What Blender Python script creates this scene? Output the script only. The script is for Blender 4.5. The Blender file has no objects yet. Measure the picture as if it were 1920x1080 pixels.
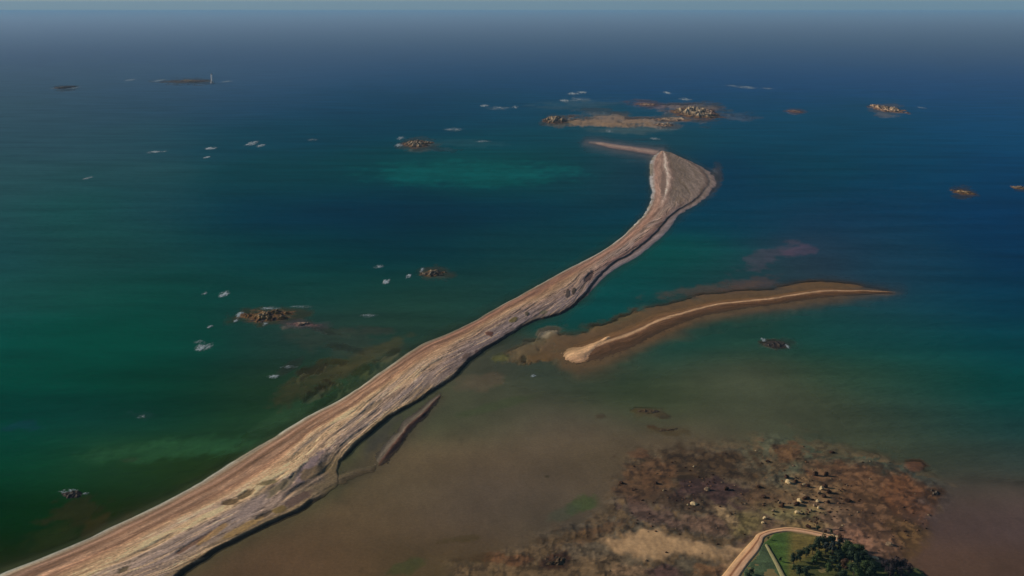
import bpy, math, random
import numpy as np
from math import radians, sin, cos, tan, atan, pi

sc = bpy.context.scene
COL = sc.collection
rng = np.random.RandomState(7)
random.seed(7)

# ------------------------------------------------------------------ camera
H = 400.0                       # metres above the sea
F = 2059.0                      # focal length in photo pixels (1920 wide)
YH = 9.0                        # row of the mathematical horizon in the photo
TH = atan((540 - YH) / F)
cam_d = bpy.data.cameras.new("camera")
cam_d.sensor_width = 36.0
cam_d.lens = 36.0 * F / 1920.0
cam_d.clip_start = 1.0
cam_d.clip_end = 400000.0
cam = bpy.data.objects.new("camera", cam_d)
cam.location = (0, 0, H)
cam.rotation_euler = (pi / 2 - TH, 0, 0)
COL.objects.link(cam)
sc.camera = cam

# ------------------------------------------------------------------ light
SUN_EL, SUN_AZ = 21.0, -72.0     # azimuth from +Y, negative = to the left of the view
w = bpy.data.worlds.new("World")
sc.world = w
w.use_nodes = True
nt = w.node_tree
nt.nodes.clear()
sky = nt.nodes.new("ShaderNodeTexSky")
sky.sky_type = 'NISHITA'
sky.sun_disc = False
sky.sun_elevation = radians(SUN_EL)
sky.sun_rotation = radians(SUN_AZ)
sky.altitude = 0
sky.air_density = 0.8
sky.ozone_density = 1.6
sky.dust_density = 0.2
bg = nt.nodes.new("ShaderNodeBackground")
bg.inputs["Strength"].default_value = 0.067
wo = nt.nodes.new("ShaderNodeOutputWorld")
nt.links.new(sky.outputs[0], bg.inputs[0])
nt.links.new(bg.outputs[0], wo.inputs[0])

sl = bpy.data.lights.new("sun", 'SUN')
sl.energy = 4.9
sl.angle = radians(0.6)
sl.color = (1.0, 0.86, 0.70)
so = bpy.data.objects.new("sun", sl)
az, el = radians(SUN_AZ), radians(SUN_EL)
from mathutils import Vector
sv = Vector((sin(az) * cos(el), cos(az) * cos(el), sin(el)))
so.rotation_euler = sv.to_track_quat('Z', 'Y').to_euler()
so.location = (0, 0, 1000)
COL.objects.link(so)

sc.view_settings.view_transform = 'Standard'
sc.view_settings.look = 'None'
sc.view_settings.gamma = 1.0
sc.view_settings.exposure = 0.0

GAIN = np.array([0.52, 0.485, 0.47]) * 1.225        # sunlit radiance of a white level surface, used to turn seen colours into albedo
HAZE_D = 1.9e-5
HAZE_L = np.array([0.13, 0.22, 0.33])
REFL = np.array([0.002, 0.003, 0.004])

# ------------------------------------------------------------------ projection
def unproj(px, py, z=0.0):
    px = np.asarray(px, float); py = np.asarray(py, float)
    a = (px - 960) / F; b = (540 - py) / F
    dx = a
    dy = cos(TH) + b * sin(TH)
    dz = -sin(TH) + b * cos(TH)
    t = (z - H) / dz
    return dx * t, dy * t

def proj(x, y, z=0.0):
    rz = z - H
    f = y * cos(TH) - rz * sin(TH)
    u = y * sin(TH) + rz * cos(TH)
    return 960 + F * x / f, 540 - F * u / f

def s2l(c):
    c = np.asarray(c, float) / 255.0
    return np.where(c <= 0.04045, c / 12.92, ((c + 0.055) / 1.055) ** 2.4)

def seen(c, dist=900.0, k=1.0):
    """surface colour of something that reads as sRGB c in evening sun at a distance"""
    T = np.exp(-HAZE_D * dist)
    a = (s2l(c) - HAZE_L * (1 - T)) / (T * GAIN) * k
    return np.clip(a, 0.002, 0.85)

# ------------------------------------------------------------------ noise
def _hash(ix, iy, seed):
    h = (ix.astype(np.int64) * 374761393 + iy.astype(np.int64) * 668265263 + seed * 974634777) & 0xffffffff
    h = ((h ^ (h >> 13)) * 1274126177) & 0xffffffff
    h = h ^ (h >> 16)
    return (h & 0xffffff) / float(0xffffff)

def vnoise(x, y, seed=0):
    x = np.asarray(x, float); y = np.asarray(y, float)
    ix = np.floor(x); iy = np.floor(y)
    fx = x - ix; fy = y - iy
    fx = fx * fx * fx * (fx * (fx * 6 - 15) + 10); fy = fy * fy * fy * (fy * (fy * 6 - 15) + 10)
    a = _hash(ix, iy, seed); b = _hash(ix + 1, iy, seed)
    c = _hash(ix, iy + 1, seed); d = _hash(ix + 1, iy + 1, seed)
    return (a * (1 - fx) + b * fx) * (1 - fy) + (c * (1 - fx) + d * fx) * fy

def fbm(x, y, seed=0, oc=4, gain=0.5):
    s = 0; a = 1; n = 0
    for i in range(oc):
        s = s + a * vnoise(x * 2 ** i + i * 17.3, y * 2 ** i - i * 9.1, seed + i * 11)
        n += a; a *= gain
    return s / n                     # 0..1, mean .5

def ridge(x, y, seed=0, oc=4):
    s = 0; a = 1; n = 0
    for i in range(oc):
        v = 1 - np.abs(2 * vnoise(x * 2 ** i + i * 7.7, y * 2 ** i + i * 3.1, seed + i * 13) - 1)
        s = s + a * v * v; n += a; a *= 0.55
    return s / n

def sst(a, b, x):
    t = np.clip((x - a) / (b - a), 0, 1)
    return t * t * (3 - 2 * t)

# ------------------------------------------------------------------ mesh helpers
def grid_mesh(name, X, Y, Z, colors=None, floats=None, mat=None, keep=None, smooth=True):
    n, m = X.shape
    me = bpy.data.meshes.new(name)
    co = np.stack([X, Y, Z], -1).reshape(-1, 3).astype(np.float32)
    i = np.arange(n * m).reshape(n, m)
    q = np.stack([i[:-1, :-1], i[:-1, 1:], i[1:, 1:], i[1:, :-1]], -1).reshape(-1, 4)
    # face up: check orientation from the first quad
    a, b, c = co[q[len(q) // 2][0]], co[q[len(q) // 2][1]], co[q[len(q) // 2][2]]
    if np.cross(b - a, c - a)[2] < 0:
        q = q[:, ::-1]
    if keep is not None:
        k = keep.reshape(-1)[q].any(1)
        q = q[k]
        used = np.unique(q)
        remap = -np.ones(n * m, int); remap[used] = np.arange(len(used))
        q = remap[q]; co = co[used]
    else:
        used = None
    me.vertices.add(len(co)); me.vertices.foreach_set("co", co.ravel())
    me.loops.add(q.size); me.loops.foreach_set("vertex_index", q.ravel().astype(np.int32))
    me.polygons.add(len(q))
    me.polygons.foreach_set("loop_start", np.arange(0, q.size, 4, dtype=np.int32))
    me.polygons.foreach_set("loop_total", np.full(len(q), 4, np.int32))
    me.polygons.foreach_set("use_smooth", np.full(len(q), smooth))
    me.update(calc_edges=True)
    if colors is not None:
        c = colors.reshape(-1, 3)
        if used is not None: c = c[used]
        at = me.color_attributes.new("tint", 'FLOAT_COLOR', 'POINT')
        at.data.foreach_set("color", np.concatenate([c, np.ones((len(c), 1))], 1).astype(np.float32).ravel())
    for k_, v in (floats or {}).items():
        v = v.reshape(-1)
        if used is not None: v = v[used]
        at = me.attributes.new(k_, 'FLOAT', 'POINT')
        at.data.foreach_set("value", v.astype(np.float32))
    if mat: me.materials.append(mat)
    return me

def link(name, me, label=None, cat=None, group=None, kind=None, parent=None, loc=None):
    o = bpy.data.objects.new(name, me)
    COL.objects.link(o)
    if loc is not None: o.location = loc
    if label: o["label"] = label
    if cat: o["category"] = cat
    if group: o["group"] = group
    if kind: o["kind"] = kind
    if parent: o.parent = parent
    return o

def pymesh(name, verts, faces, mat=None, smooth=False, colors=None):
    me = bpy.data.meshes.new(name)
    me.from_pydata([tuple(v) for v in verts], [], faces)
    if smooth:
        me.polygons.foreach_set("use_smooth", [True] * len(me.polygons))
    if colors is not None:
        at = me.color_attributes.new("tint", 'FLOAT_COLOR', 'POINT')
        at.data.foreach_set("color", np.concatenate([colors, np.ones((len(colors), 1))], 1).astype(np.float32).ravel())
    if mat: me.materials.append(mat)
    me.update()
    return me

# ------------------------------------------------------------------ materials
def mat_tint(name, rough=0.9, nscale=0.6, namt=0.25, bump=0.3, bscale=0.8, color=None, spec=0.2):
    """surface whose mineral / plant colour comes from the mesh zones, broken by procedural grain"""
    m = bpy.data.materials.new(name); m.use_nodes = True
    t = m.node_tree; n = t.nodes; l = t.links
    p = n["Principled BSDF"]
    p.inputs["Roughness"].default_value = rough
    p.inputs["Specular IOR Level"].default_value = spec
    if color is None:
        a = n.new("ShaderNodeAttribute"); a.attribute_name = "tint"; src = a.outputs["Color"]
    else:
        a = n.new("ShaderNodeRGB"); a.outputs[0].default_value = (*color, 1); src = a.outputs[0]
    tc = n.new("ShaderNodeNewGeometry")
    no = n.new("ShaderNodeTexNoise"); no.inputs["Scale"].default_value = nscale
    no.inputs["Detail"].default_value = 6; no.inputs["Roughness"].default_value = 0.65
    l.new(tc.outputs["Position"], no.inputs["Vector"])
    mr = n.new("ShaderNodeMapRange")
    mr.inputs[1].default_value = 0.3; mr.inputs[2].default_value = 0.7
    mr.inputs[3].default_value = 1 - namt; mr.inputs[4].default_value = 1 + namt
    l.new(no.outputs["Fac"], mr.inputs[0])
    mx = n.new("ShaderNodeVectorMath"); mx.operation = 'SCALE'
    l.new(src, mx.inputs[0]); l.new(mr.outputs[0], mx.inputs["Scale"])
    l.new(mx.outputs[0], p.inputs["Base Color"])
    nb = n.new("ShaderNodeTexNoise"); nb.inputs["Scale"].default_value = bscale
    nb.inputs["Detail"].default_value = 5
    l.new(tc.outputs["Position"], nb.inputs["Vector"])
    b = n.new("ShaderNodeBump"); b.inputs["Strength"].default_value = bump; b.inputs["Distance"].default_value = 0.5
    l.new(nb.outputs["Fac"], b.inputs["Height"]); l.new(b.outputs[0], p.inputs["Normal"])
    return m

M_bed = mat_tint("seabed_sand", 0.95, 0.35, 0.16, 0.25, 0.4)
M_shingle = mat_tint("shingle", 0.95, 0.4, 0.26, 0.45, 0.5)
M_rock = mat_tint("rock", 0.9, 0.5, 0.35, 0.8, 0.5)
M_grass = mat_tint("grass", 0.95, 0.4, 0.35, 0.5, 0.9)
M_track = mat_tint("track_dirt", 0.95, 0.5, 0.12, 0.2, 0.8)
M_foam = mat_tint("foam", 0.8, 0.3, 0.2, 0.2, 0.6)
def lace():
    t = M_foam.node_tree; n = t.nodes; l = t.links
    a = n.new("ShaderNodeAttribute"); a.attribute_name = "cover"
    g = n.new("ShaderNodeNewGeometry"); q = n.new("ShaderNodeTexNoise"); q.inputs["Scale"].default_value = .45; q.inputs["Detail"].default_value = 5
    l.new(g.outputs["Position"], q.inputs["Vector"])
    s1 = n.new("ShaderNodeMath"); s1.operation = 'ADD'; l.new(a.outputs["Fac"], s1.inputs[0]); l.new(q.outputs["Fac"], s1.inputs[1])
    m1 = n.new("ShaderNodeMapRange"); m1.inputs[1].default_value = .55; m1.inputs[2].default_value = 1.25; l.new(s1.outputs[0], m1.inputs[0])
    l.new(m1.outputs[0], n["Principled BSDF"].inputs["Alpha"])
lace()
M_white = mat_tint("white_masonry", 0.8, 0.3, 0.06, 0.1, 0.5, color=(0.72, 0.72, 0.70))
M_stone = mat_tint("granite_masonry", 0.85, 0.3, 0.1, 0.1, 0.5, color=(0.42, 0.40, 0.37))
M_dark = mat_tint("dark_metal", 0.5, 0.3, 0.1, 0.0, 0.5, color=(0.03, 0.03, 0.035), spec=0.5)
M_glass = mat_tint("lantern_glass", 0.15, 0.3, 0.02, 0.0, 0.5, color=(0.12, 0.15, 0.17), spec=0.6)
M_bark = mat_tint("bark", 0.9, 3.0, 0.3, 0.4, 5.0, color=(0.07, 0.05, 0.035))

def mat_water():
    m = bpy.data.materials.new("sea_water"); m.use_nodes = True
    t = m.node_tree; n = t.nodes; l = t.links
    n.clear()
    out = n.new("ShaderNodeOutputMaterial")
    geo = n.new("ShaderNodeNewGeometry")
    at = n.new("ShaderNodeAttribute"); at.attribute_name = "tint"
    op = n.new("ShaderNodeAttribute"); op.attribute_name = "opacity"
    # body of the water: broad streaks of wind and turbidity
    mp = n.new("ShaderNodeMapping"); mp.inputs["Scale"].default_value = (0.004, 0.016, 1)
    mp.inputs["Rotation"].default_value = (0, 0, radians(12))
    l.new(geo.outputs["Position"], mp.inputs["Vector"])
    n1 = n.new("ShaderNodeTexNoise"); n1.inputs["Scale"].default_value = 1.0; n1.inputs["Detail"].default_value = 7
    n1.inputs["Roughness"].default_value = 0.6
    l.new(mp.outputs[0], n1.inputs["Vector"])
    mr = n.new("ShaderNodeMapRange"); mr.inputs[1].default_value = 0.3; mr.inputs[2].default_value = 0.7
    mr.inputs[3].default_value = 0.80; mr.inputs[4].default_value = 1.20
    l.new(n1.outputs["Fac"], mr.inputs[0])
    sc_ = n.new("ShaderNodeVectorMath"); sc_.operation = 'SCALE'
    l.new(at.outputs["Color"], sc_.inputs[0]); l.new(mr.outputs[0], sc_.inputs["Scale"])
    # waves
    w1 = n.new("ShaderNodeTexNoise"); w1.inputs["Scale"].default_value = 0.07; w1.inputs["Detail"].default_value = 5
    w1.inputs["Roughness"].default_value = 0.6
    mp2 = n.new("ShaderNodeMapping"); mp2.inputs["Scale"].default_value = (0.55, 1.0, 1)
    mp2.inputs["Rotation"].default_value = (0, 0, radians(-20))
    l.new(geo.outputs["Position"], mp2.inputs["Vector"]); l.new(mp2.outputs[0], w1.inputs["Vector"])
    bmp = n.new("ShaderNodeBump"); bmp.inputs["Strength"].default_value = 0.55; bmp.inputs["Distance"].default_value = 3.0
    l.new(w1.outputs["Fac"], bmp.inputs["Height"])
    df = n.new("ShaderNodeBsdfDiffuse"); l.new(sc_.outputs[0], df.inputs["Color"]); l.new(bmp.outputs[0], df.inputs["Normal"])
    tr = n.new("ShaderNodeBsdfTransparent")
    tr.inputs["Color"].default_value = (0.985, 0.995, 0.99, 1)
    mix = n.new("ShaderNodeMixShader")
    l.new(op.outputs["Fac"], mix.inputs[0]); l.new(tr.outputs[0], mix.inputs[1]); l.new(df.outputs[0], mix.inputs[2])
    gl = n.new("ShaderNodeBsdfGlossy"); gl.inputs["Roughness"].default_value = 0.38
    gl.inputs["Color"].default_value = (0.95, 0.95, 0.97, 1)
    l.new(bmp.outputs[0], gl.inputs["Normal"])
    fr = n.new("ShaderNodeLayerWeight"); fr.inputs["Blend"].default_value = 0.5
    fm = n.new("ShaderNodeMath"); fm.operation = 'MULTIPLY'; fm.inputs[1].default_value = 1.0   # wave slopes cut grazing reflection
    fm.use_clamp = True
    fp = n.new("ShaderNodeMath"); fp.operation = 'POWER'; fp.inputs[1].default_value = 40.0
    l.new(fr.outputs["Facing"], fp.inputs[0]); l.new(fp.outputs[0], fm.inputs[0])
    mix2 = n.new("ShaderNodeMixShader")
    l.new(fm.outputs[0], mix2.inputs[0]); l.new(mix.outputs[0], mix2.inputs[1]); l.new(gl.outputs[0], mix2.inputs[2])
    l.new(mix2.outputs[0], out.inputs["Surface"])
    return m
M_water = mat_water()

# ------------------------------------------------------------------ sea and seabed fields
# colour of the water as seen at places along the coast (photo px of the spot, sRGB)
CTRL = """
0,30:132,140,140 960,30:125,140,155 1900,30:128,138,160
0,60:76,98,106 500,60:78,108,135 960,60:64,104,138 1400,60:80,112,145 1900,60:94,118,150
0,100:68,86,104 500,100:56,86,116 960,100:42,80,114 1400,100:42,84,124 1900,100:58,88,128
0,150:60,86,102 250,150:60,88,104 500,150:48,80,112 960,150:32,72,104 1400,150:30,74,112 1900,150:38,76,116
0,200:52,84,98 250,200:46,78,98 500,200:38,74,102 760,200:24,66,92 960,200:26,72,98 1400,200:24,72,106 1900,200:30,74,112
0,260:44,78,92 250,260:42,78,92 500,260:26,68,86 700,250:18,66,86 1000,250:20,70,88 1180,255:34,72,86 1450,240:10,72,94 1600,250:14,70,98 1900,250:22,74,110
0,330:40,80,88 250,330:36,76,84 500,330:22,66,76 700,325:8,66,76 780,324:4,70,76 870,325:0,78,80 960,322:4,72,76 1020,320:8,68,76 1120,330:34,62,76 1190,330:28,62,76 1360,340:14,58,86 1500,325:8,66,84 1700,330:14,66,94 1900,340:12,64,98
0,400:34,76,82 140,400:26,77,78 320,390:28,70,80 500,400:16,58,76 650,400:14,54,76 800,390:8,52,72 950,400:10,54,74 1100,390:14,60,76 1340,400:14,64,84 1480,400:28,60,84 1650,400:22,60,88 1900,400:6,58,92
0,480:26,72,78 150,480:26,72,72 320,480:24,68,70 500,480:16,60,68 650,480:16,58,66 820,460:10,54,66 940,480:24,62,66 1050,450:20,62,70 1270,480:8,80,76 1340,500:22,72,70 1450,485:52,62,82 1600,470:30,60,82 1750,480:22,62,86 1900,480:4,55,86
0,560:24,76,74 150,560:20,74,68 330,560:16,70,64 500,540:20,66,64 650,540:24,66,62 800,560:30,66,60 930,540:28,64,62 1150,545:12,76,76 1220,545:24,66,68 1370,540:40,56,62 1500,510:38,60,70 1700,520:30,62,80 1750,570:22,66,82 1900,560:4,57,78
0,640:14,76,70 150,640:10,74,64 300,640:12,70,60 450,650:24,62,58 560,620:34,60,58 650,630:34,60,54 760,610:34,62,54 1300,620:14,66,66 1230,660:26,66,62 1400,620:34,66,58 1350,660:62,66,52 1560,620:22,70,66 1650,600:26,68,72 1750,640:18,70,72 1900,640:2,66,76
0,720:8,72,62 150,720:10,66,56 300,720:14,60,50 450,720:24,56,46 560,700:36,56,44 1000,705:44,60,58 1100,700:50,64,54 900,700:72,66,52 950,740:60,70,54 1150,740:44,64,48 1300,700:68,72,54 1450,720:64,72,54 1600,700:44,72,58 1750,700:34,70,62 1900,720:12,68,68
0,780:4,62,56 150,780:16,58,54 300,780:16,56,48 450,770:22,58,44 550,760:34,58,40 850,770:54,64,48 900,750:66,68,50 900,790:68,72,50 1000,790:82,70,58 1100,780:78,70,56 1250,750:52,66,46 1400,760:62,70,56 1550,770:58,68,54 1700,780:46,66,58 1800,770:40,66,60 1900,790:22,64,66
0,850:8,66,54 130,850:28,76,54 270,850:34,76,52 400,840:38,72,50 490,790:36,66,46 470,860:30,54,36 780,860:84,72,50 900,850:84,70,50 1000,850:78,68,54 1100,850:72,64,46 1300,820:78,66,50 1450,790:62,68,50 1600,810:60,68,54 1800,850:58,66,54 1900,850:44,62,62
0,910:8,56,44 80,900:20,64,44 220,900:24,58,42 300,890:28,54,36 400,880:28,42,28 660,960:80,68,46 760,920:78,68,48 900,920:76,66,54 1020,920:74,66,54 1080,900:72,62,46 1850,920:68,60,52
0,970:8,44,34 80,960:16,50,30 200,960:30,38,24 620,1000:76,62,42 760,990:74,62,44 860,970:74,64,52 950,980:72,62,50 1000,980:66,62,48 1820,980:72,58,52 1900,980:66,56,56
0,1030:26,42,28 500,1060:74,58,40 650,1060:76,60,40 900,1020:74,58,40 820,1050:64,56,36 1850,1060:72,56,46 1750,1060:74,56,44
-300,60:80,92,100 2200,60:96,116,150 -300,400:40,76,80 2200,400:8,58,92 -300,800:6,62,56 2200,800:18,62,72 -300,1100:24,40,28 400,1200:70,55,38 900,1200:70,55,38 1900,1200:70,55,44
""".split()
cp = []; cc = []
for tkn in CTRL:
    a, b = tkn.split(":")
    cp.append([float(v) for v in a.split(",")]); cc.append([float(v) for v in b.split(",")])
cp = np.array(cp); cc = np.array(cc)
cc[:, 0] += np.where(cp[:, 0] < 700, 3, 2)
_g = cc @ np.array([.3, .6, .1]); _w = np.where(cp[:, 1] > 180, .13, .04)[:, None]
cc = cc * (1 - _w) + _g[:, None] * _w
_b = np.clip((cc[:, 0] - cc[:, 2] - 4) / 14, 0, 1)[:, None]
cc = cc * (1 + .06 * _b) + np.array([1.5, .5, 2.2]) * _b
cx_, cy_ = unproj(cp[:, 0], np.maximum(cp[:, 1], YH + 12))
cd_ = np.sqrt(cx_ ** 2 + cy_ ** 2 + H * H)
cT = np.exp(-HAZE_D * cd_)[:, None]
calb = (s2l(cc) - HAZE_L * (1 - cT)) / cT - REFL * (1 + 1.0 * (cd_[:, None] / 3000).clip(0, 2))
calb = calb / GAIN
far = cd_ > 9000
fk = np.clip((cd_ - 4000) / 8000, 0, 1)[:, None]
calb = np.maximum(calb, .001) * (1 - fk) + np.array([0.012, 0.065, 0.150]) * fk
calb = np.clip(calb, 0.0012, 0.5)
cbrown = np.clip((cc[:, 0] - cc[:, 2]) / 22.0 + 0.45, 0, 1)     # how much sand shows through
cbrown[far] = 0

def water_fields(px, py):
    """smooth water colour and clearness at ground points (px, py = where the point projects)"""
    shp = px.shape
    px = px.ravel(); py = py.ravel()
    X, Y = unproj(px, np.maximum(py, YH + 8))
    wx = 26 * (fbm(X / 210, Y / 210, 3, 4) - 0.5) * 2
    wy = 14 * (fbm(X / 210, Y / 300, 9, 4) - 0.5) * 2
    qx = px + wx * 1.3; qy = py + wy
    num = np.zeros((px.size, 3)); nb = np.zeros(px.size); den = np.zeros(px.size)
    for i in range(len(cp)):
        sx_, sy_ = (88.0, 32.0) if cp[i, 1] > 300 else ((120.0, 27.0) if cp[i, 1] > 180 else (200.0, 20.0))
        dx = (qx - cp[i, 0]) / sx_; dy = (qy - cp[i, 1]) / sy_
        d2 = dx * dx + dy * dy
        wgt = np.exp(-d2 * 0.5) + 1e-4 / (1 + d2 * d2)
        num += wgt[:, None] * np.log(calb[i]); nb += wgt * cbrown[i]; den += wgt
    return np.exp(num / den[:, None]).reshape(shp + (3,)), (nb / den).reshape(shp)

def poly_sd(px, py, poly):
    """signed distance in photo px, positive inside"""
    P = np.array(poly, float)
    d = np.full(px.shape, 1e9); ins = np.zeros(px.shape, bool)
    for i in range(len(P)):
        a = P[i]; b = P[(i + 1) % len(P)]
        e = b - a; wx = px - a[0]; wy = py - a[1]
        t = np.clip((wx * e[0] + wy * e[1]) / (e @ e), 0, 1)
        d = np.minimum(d, np.hypot(wx - e[0] * t, wy - e[1] * t))
        c = ((a[1] <= py) & (b[1] > py)) | ((b[1] <= py) & (a[1] > py))
        xi = a[0] + (py - a[1]) / (e[1] if e[1] else 1e-9) * e[0]
        ins ^= c & (px < xi)
    return np.where(ins, d, -d)

HEAD = [(1330, 1110), (1380, 1045), (1400, 1018), (1424, 1000), (1453, 991), (1482, 988), (1519, 993),
        (1560, 1002), (1582, 1014), (1612, 1030), (1650, 1052), (1700, 1062), (1780, 1110), (1850, 1400), (1100, 1400), (1250, 1180)]
REEF = [(1135, 950), (1150, 905), (1185, 862), (1260, 842), (1370, 838), (1440, 820), (1500, 815), (1560, 845), (1640, 852),
        (1700, 868), (1735, 895), (1765, 925), (1750, 965), (1745, 1010), (1710, 1045), (1690, 1120), (1300, 1200), (820, 1200), (840, 1060), (960, 1030), (1040, 990), (1100, 975)]
SAND = [(1128, 1012), (1180, 990), (1215, 990), (1270, 1012), (1340, 1028), (1385, 1035), (1372, 1058), (1345, 1056), (1300, 1046),
        (1240, 1046), (1160, 1038)]

# weed, sand and rock patches: cx, cy, rx, ry, angle(deg, photo), colour(sRGB), height, strength, raggedness
PATCH = [
    # lower right reef
    (1300, 880, 130, 42, 0, (56, 42, 30), .35, .9, .8), (1350, 925, 100, 30, 4, (58, 42, 40), .5, .95, .9),
    (1215, 900, 60, 36, -20, (82, 58, 40), .2, .8, .8), (1225, 965, 70, 22, 20, (78, 58, 50), .3, .8, .7),
    (1330, 985, 55, 22, 12, (92, 70, 56), .3, .9, .6), (1250, 935, 90, 16, 10, (50, 36, 28), .5, .7, 1.),
    (1480, 850, 42, 18, 0, (86, 58, 38), .3, .8, .8), (1600, 905, 120, 44, 6, (86, 60, 42), .3, .95, .5),
    (1640, 960, 105, 60, 30, (84, 60, 42), .3, .9, .5), (1700, 930, 55, 40, 40, (90, 58, 38), .3, .8, .7),
    (1560, 970, 50, 34, 0, (98, 76, 58), .2, .8, .5), (1700, 1010, 45, 40, 0, (84, 62, 38), .2, .8, .5),
    (1520, 925, 60, 36, 10, (108, 84, 58), .5, .85, .8), (1480, 960, 60, 22, 0, (100, 90, 58), .4, .8, .7),
    (1400, 985, 34, 26, 10, (100, 86, 54), .3, .9, .6), (1360, 968, 30, 14, 40, (128, 104, 74), .3, .7, .5),
    (1500, 985, 60, 12, 2, (120, 98, 62), .4, .8, .5), (1445, 930, 60, 25, 0, (84, 64, 44), .4, .7, .9),
    (1600, 1012, 45, 26, 20, (112, 80, 62), .3, .8, .5), (1660, 1020, 40, 30, 30, (104, 76, 58), .2, .8, .5),
    (1755, 925, 20, 20, 60, (60, 40, 26), .4, .8, .9), (1720, 872, 26, 12, 0, (84, 50, 36), .3, .7, .8),
    (1110, 1000, 60, 16, -20, (76, 54, 36), .3, .8, .8), (1060, 1010, 60, 12, -5, (66, 50, 32), .2, .7, .9),
    (1040, 1052, 26, 20, 0, (44, 28, 22), .6, .95, .9), (960, 1050, 60, 14, 0, (84, 54, 34), .3, .7, .9),
    (1110, 1060, 60, 16, -10, (92, 72, 50), .3, .7, .8), (1250, 1075, 40, 18, 0, (66, 46, 42), .4, .9, .6),
    (1330, 1068, 36, 12, 0, (96, 66, 42), .4, .7, .9), (1180, 1070, 40, 14, 0, (112, 86, 62), .3, .6, .7),
    (900, 1045, 60, 7, -6, (58, 42, 24), .1, .6, .9), (870, 1010, 40, 6, -8, (60, 50, 28), .1, .5, .9),
    # green weed in the shallows
    (1095, 945, 36, 18, -25, (54, 68, 36), .0, .75, .7), (1055, 962, 34, 14, -20, (58, 62, 48), .0, .6, .4),
    (765, 1062, 40, 14, -15, (54, 58, 30), .0, .7, .6), (930, 760, 90, 10, -14, (58, 68, 44), 0, .5, .4),
    # dark weed beds off the lagoon
    (1205, 770, 20, 6, 0, (56, 46, 24), .2, .8, 1.), (1240, 778, 16, 6, 14, (48, 38, 28), .2, .8, 1.),
    (1222, 801, 16, 5, 14, (58, 40, 24), .2, .8, 1.), (1265, 810, 34, 8, 8, (62, 48, 30), .2, .7, 1.),
    (1125, 780, 10, 5, 0, (62, 50, 36), .1, .7, 1.), (1195, 850, 22, 9, 0, (88, 60, 42), .2, .6, 1.),
    (1455, 645, 36, 11, 8, (72, 62, 54), .3, .8, .9), (1025, 893, 5, 3, 0, (44, 38, 26), .2, .8, .5),
    # weed along the second bank
    (1120, 630, 95, 17, -14, (96, 72, 52), .3, .85, .7), (1010, 640, 60, 14, -25, (84, 76, 58), .2, .7, .9),
    (1035, 622, 28, 10, -8, (128, 112, 92), .3, .8, .7), (1010, 664, 70, 17, -8, (86, 64, 40), .3, .9, .7), (1000, 650, 66, 14, -22, (86, 72, 52), .2, .75, .9), (1050, 640, 50, 14, -15, (94, 72, 52), .2, .8, .8),
    (940, 668, 16, 10, 0, (82, 80, 42), .1, .7, .9), (1170, 600, 80, 14, -10, (88, 72, 44), .2, .8, .7),
    (1260, 578, 80, 14, -6, (98, 70, 44), .2, .8, .6), (1370, 556, 90, 13, -6, (96, 72, 46), .2, .8, .6),
    (1500, 536, 70, 10, -4, (104, 76, 44), .2, .8, .5), (1570, 536, 55, 9, 3, (108, 78, 40), .2, .8, .5),
    (1640, 547, 60, 6, 3, (82, 68, 62), .0, .7, .5), (1230, 625, 110, 11, -22, (78, 56, 38), .2, .85, .5),
    (1440, 580, 90, 6, -6, (66, 60, 58), 0, .6, .5), (1440, 482, 70, 18, -22, (74, 66, 78), 0, .45, .9), (1410, 530, 60, 14, -5, (80, 66, 66), 0, .55, .8), (1330, 545, 110, 12, -5, (78, 64, 58), 0, .58, .8),
    (1500, 470, 30, 10, -10, (84, 66, 82), 0, .4, .9),
    # sand and weed off the seaward side
    (625, 675, 34, 9, 0, (82, 70, 36), .1, .65, 1.2), (580, 700, 60, 14, -25, (64, 58, 40), .1, .7, .8),
    (680, 694, 30, 12, -25, (66, 70, 36), .1, .6, 1.2), (600, 735, 50, 16, -28, (62, 52, 34), .1, .8, .9),
    (720, 672, 40, 9, -28, (74, 70, 46), .1, .7, .8), (660, 655, 60, 8, 10, (62, 62, 48), 0, .6, .8),
    (140, 960, 60, 30, -15, (44, 40, 28), .1, .57, .9), (200, 985, 60, 20, -20, (52, 42, 26), .1, .57, .9),
    (90, 1010, 60, 22, -20, (40, 46, 26), .0, .5, .7), (540, 690, 30, 10, -30, (58, 62, 56), 0, .6, .8),
    (900, 715, 50, 16, -8, (90, 74, 60), .1, .45, .8), (265, 780, 30, 10, 0, (30, 58, 56), 0, .5, .9),
    (50, 800, 40, 12, 0, (20, 52, 62), 0, .5, .9), (240, 862, 20, 6, 0, (52, 62, 46), 0, .5, .9),
    (600, 615, 70, 8, 18, (66, 62, 54), 0, .6, .6), (690, 620, 50, 8, 0, (56, 58, 52), 0, .5, .8),
    (640, 880, 40, 16, -20, (68, 60, 40), .1, .8, .5), (600, 925, 40, 12, -30, (62, 52, 38), .1, .8, .5),
    # far shoals
    (1150, 226, 120, 12, 1, (122, 98, 80), .2, .85, .9), (1130, 212, 60, 9, 4, (84, 82, 80), 0, .6, .8),
    (1210, 195, 42, 7, 4, (102, 82, 90), .1, .7, .8), (1380, 218, 60, 8, 2, (84, 86, 96), 0, .6, .6),
    (1180, 244, 90, 8, 0, (72, 86, 88), 0, .5, .6), (1080, 196, 90, 9, -4, (58, 80, 92), 0, .5, .9),
    (870, 268, 90, 8, 2, (40, 76, 86), 0, .5, .9), (1290, 202, 60, 12, 0, (104, 88, 82), .2, .8, .8),
    (800, 278, 60, 7, 5, (50, 66, 78), 0, .6, .9), (1490, 208, 22, 5, 4, (92, 84, 100), .1, .7, .6),
    (1325, 345, 26, 30, 0, (104, 84, 80), .1, .7, .3), (345, 152, 60, 5, 0, (66, 84, 96), 0, .6, .5),
]

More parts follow.
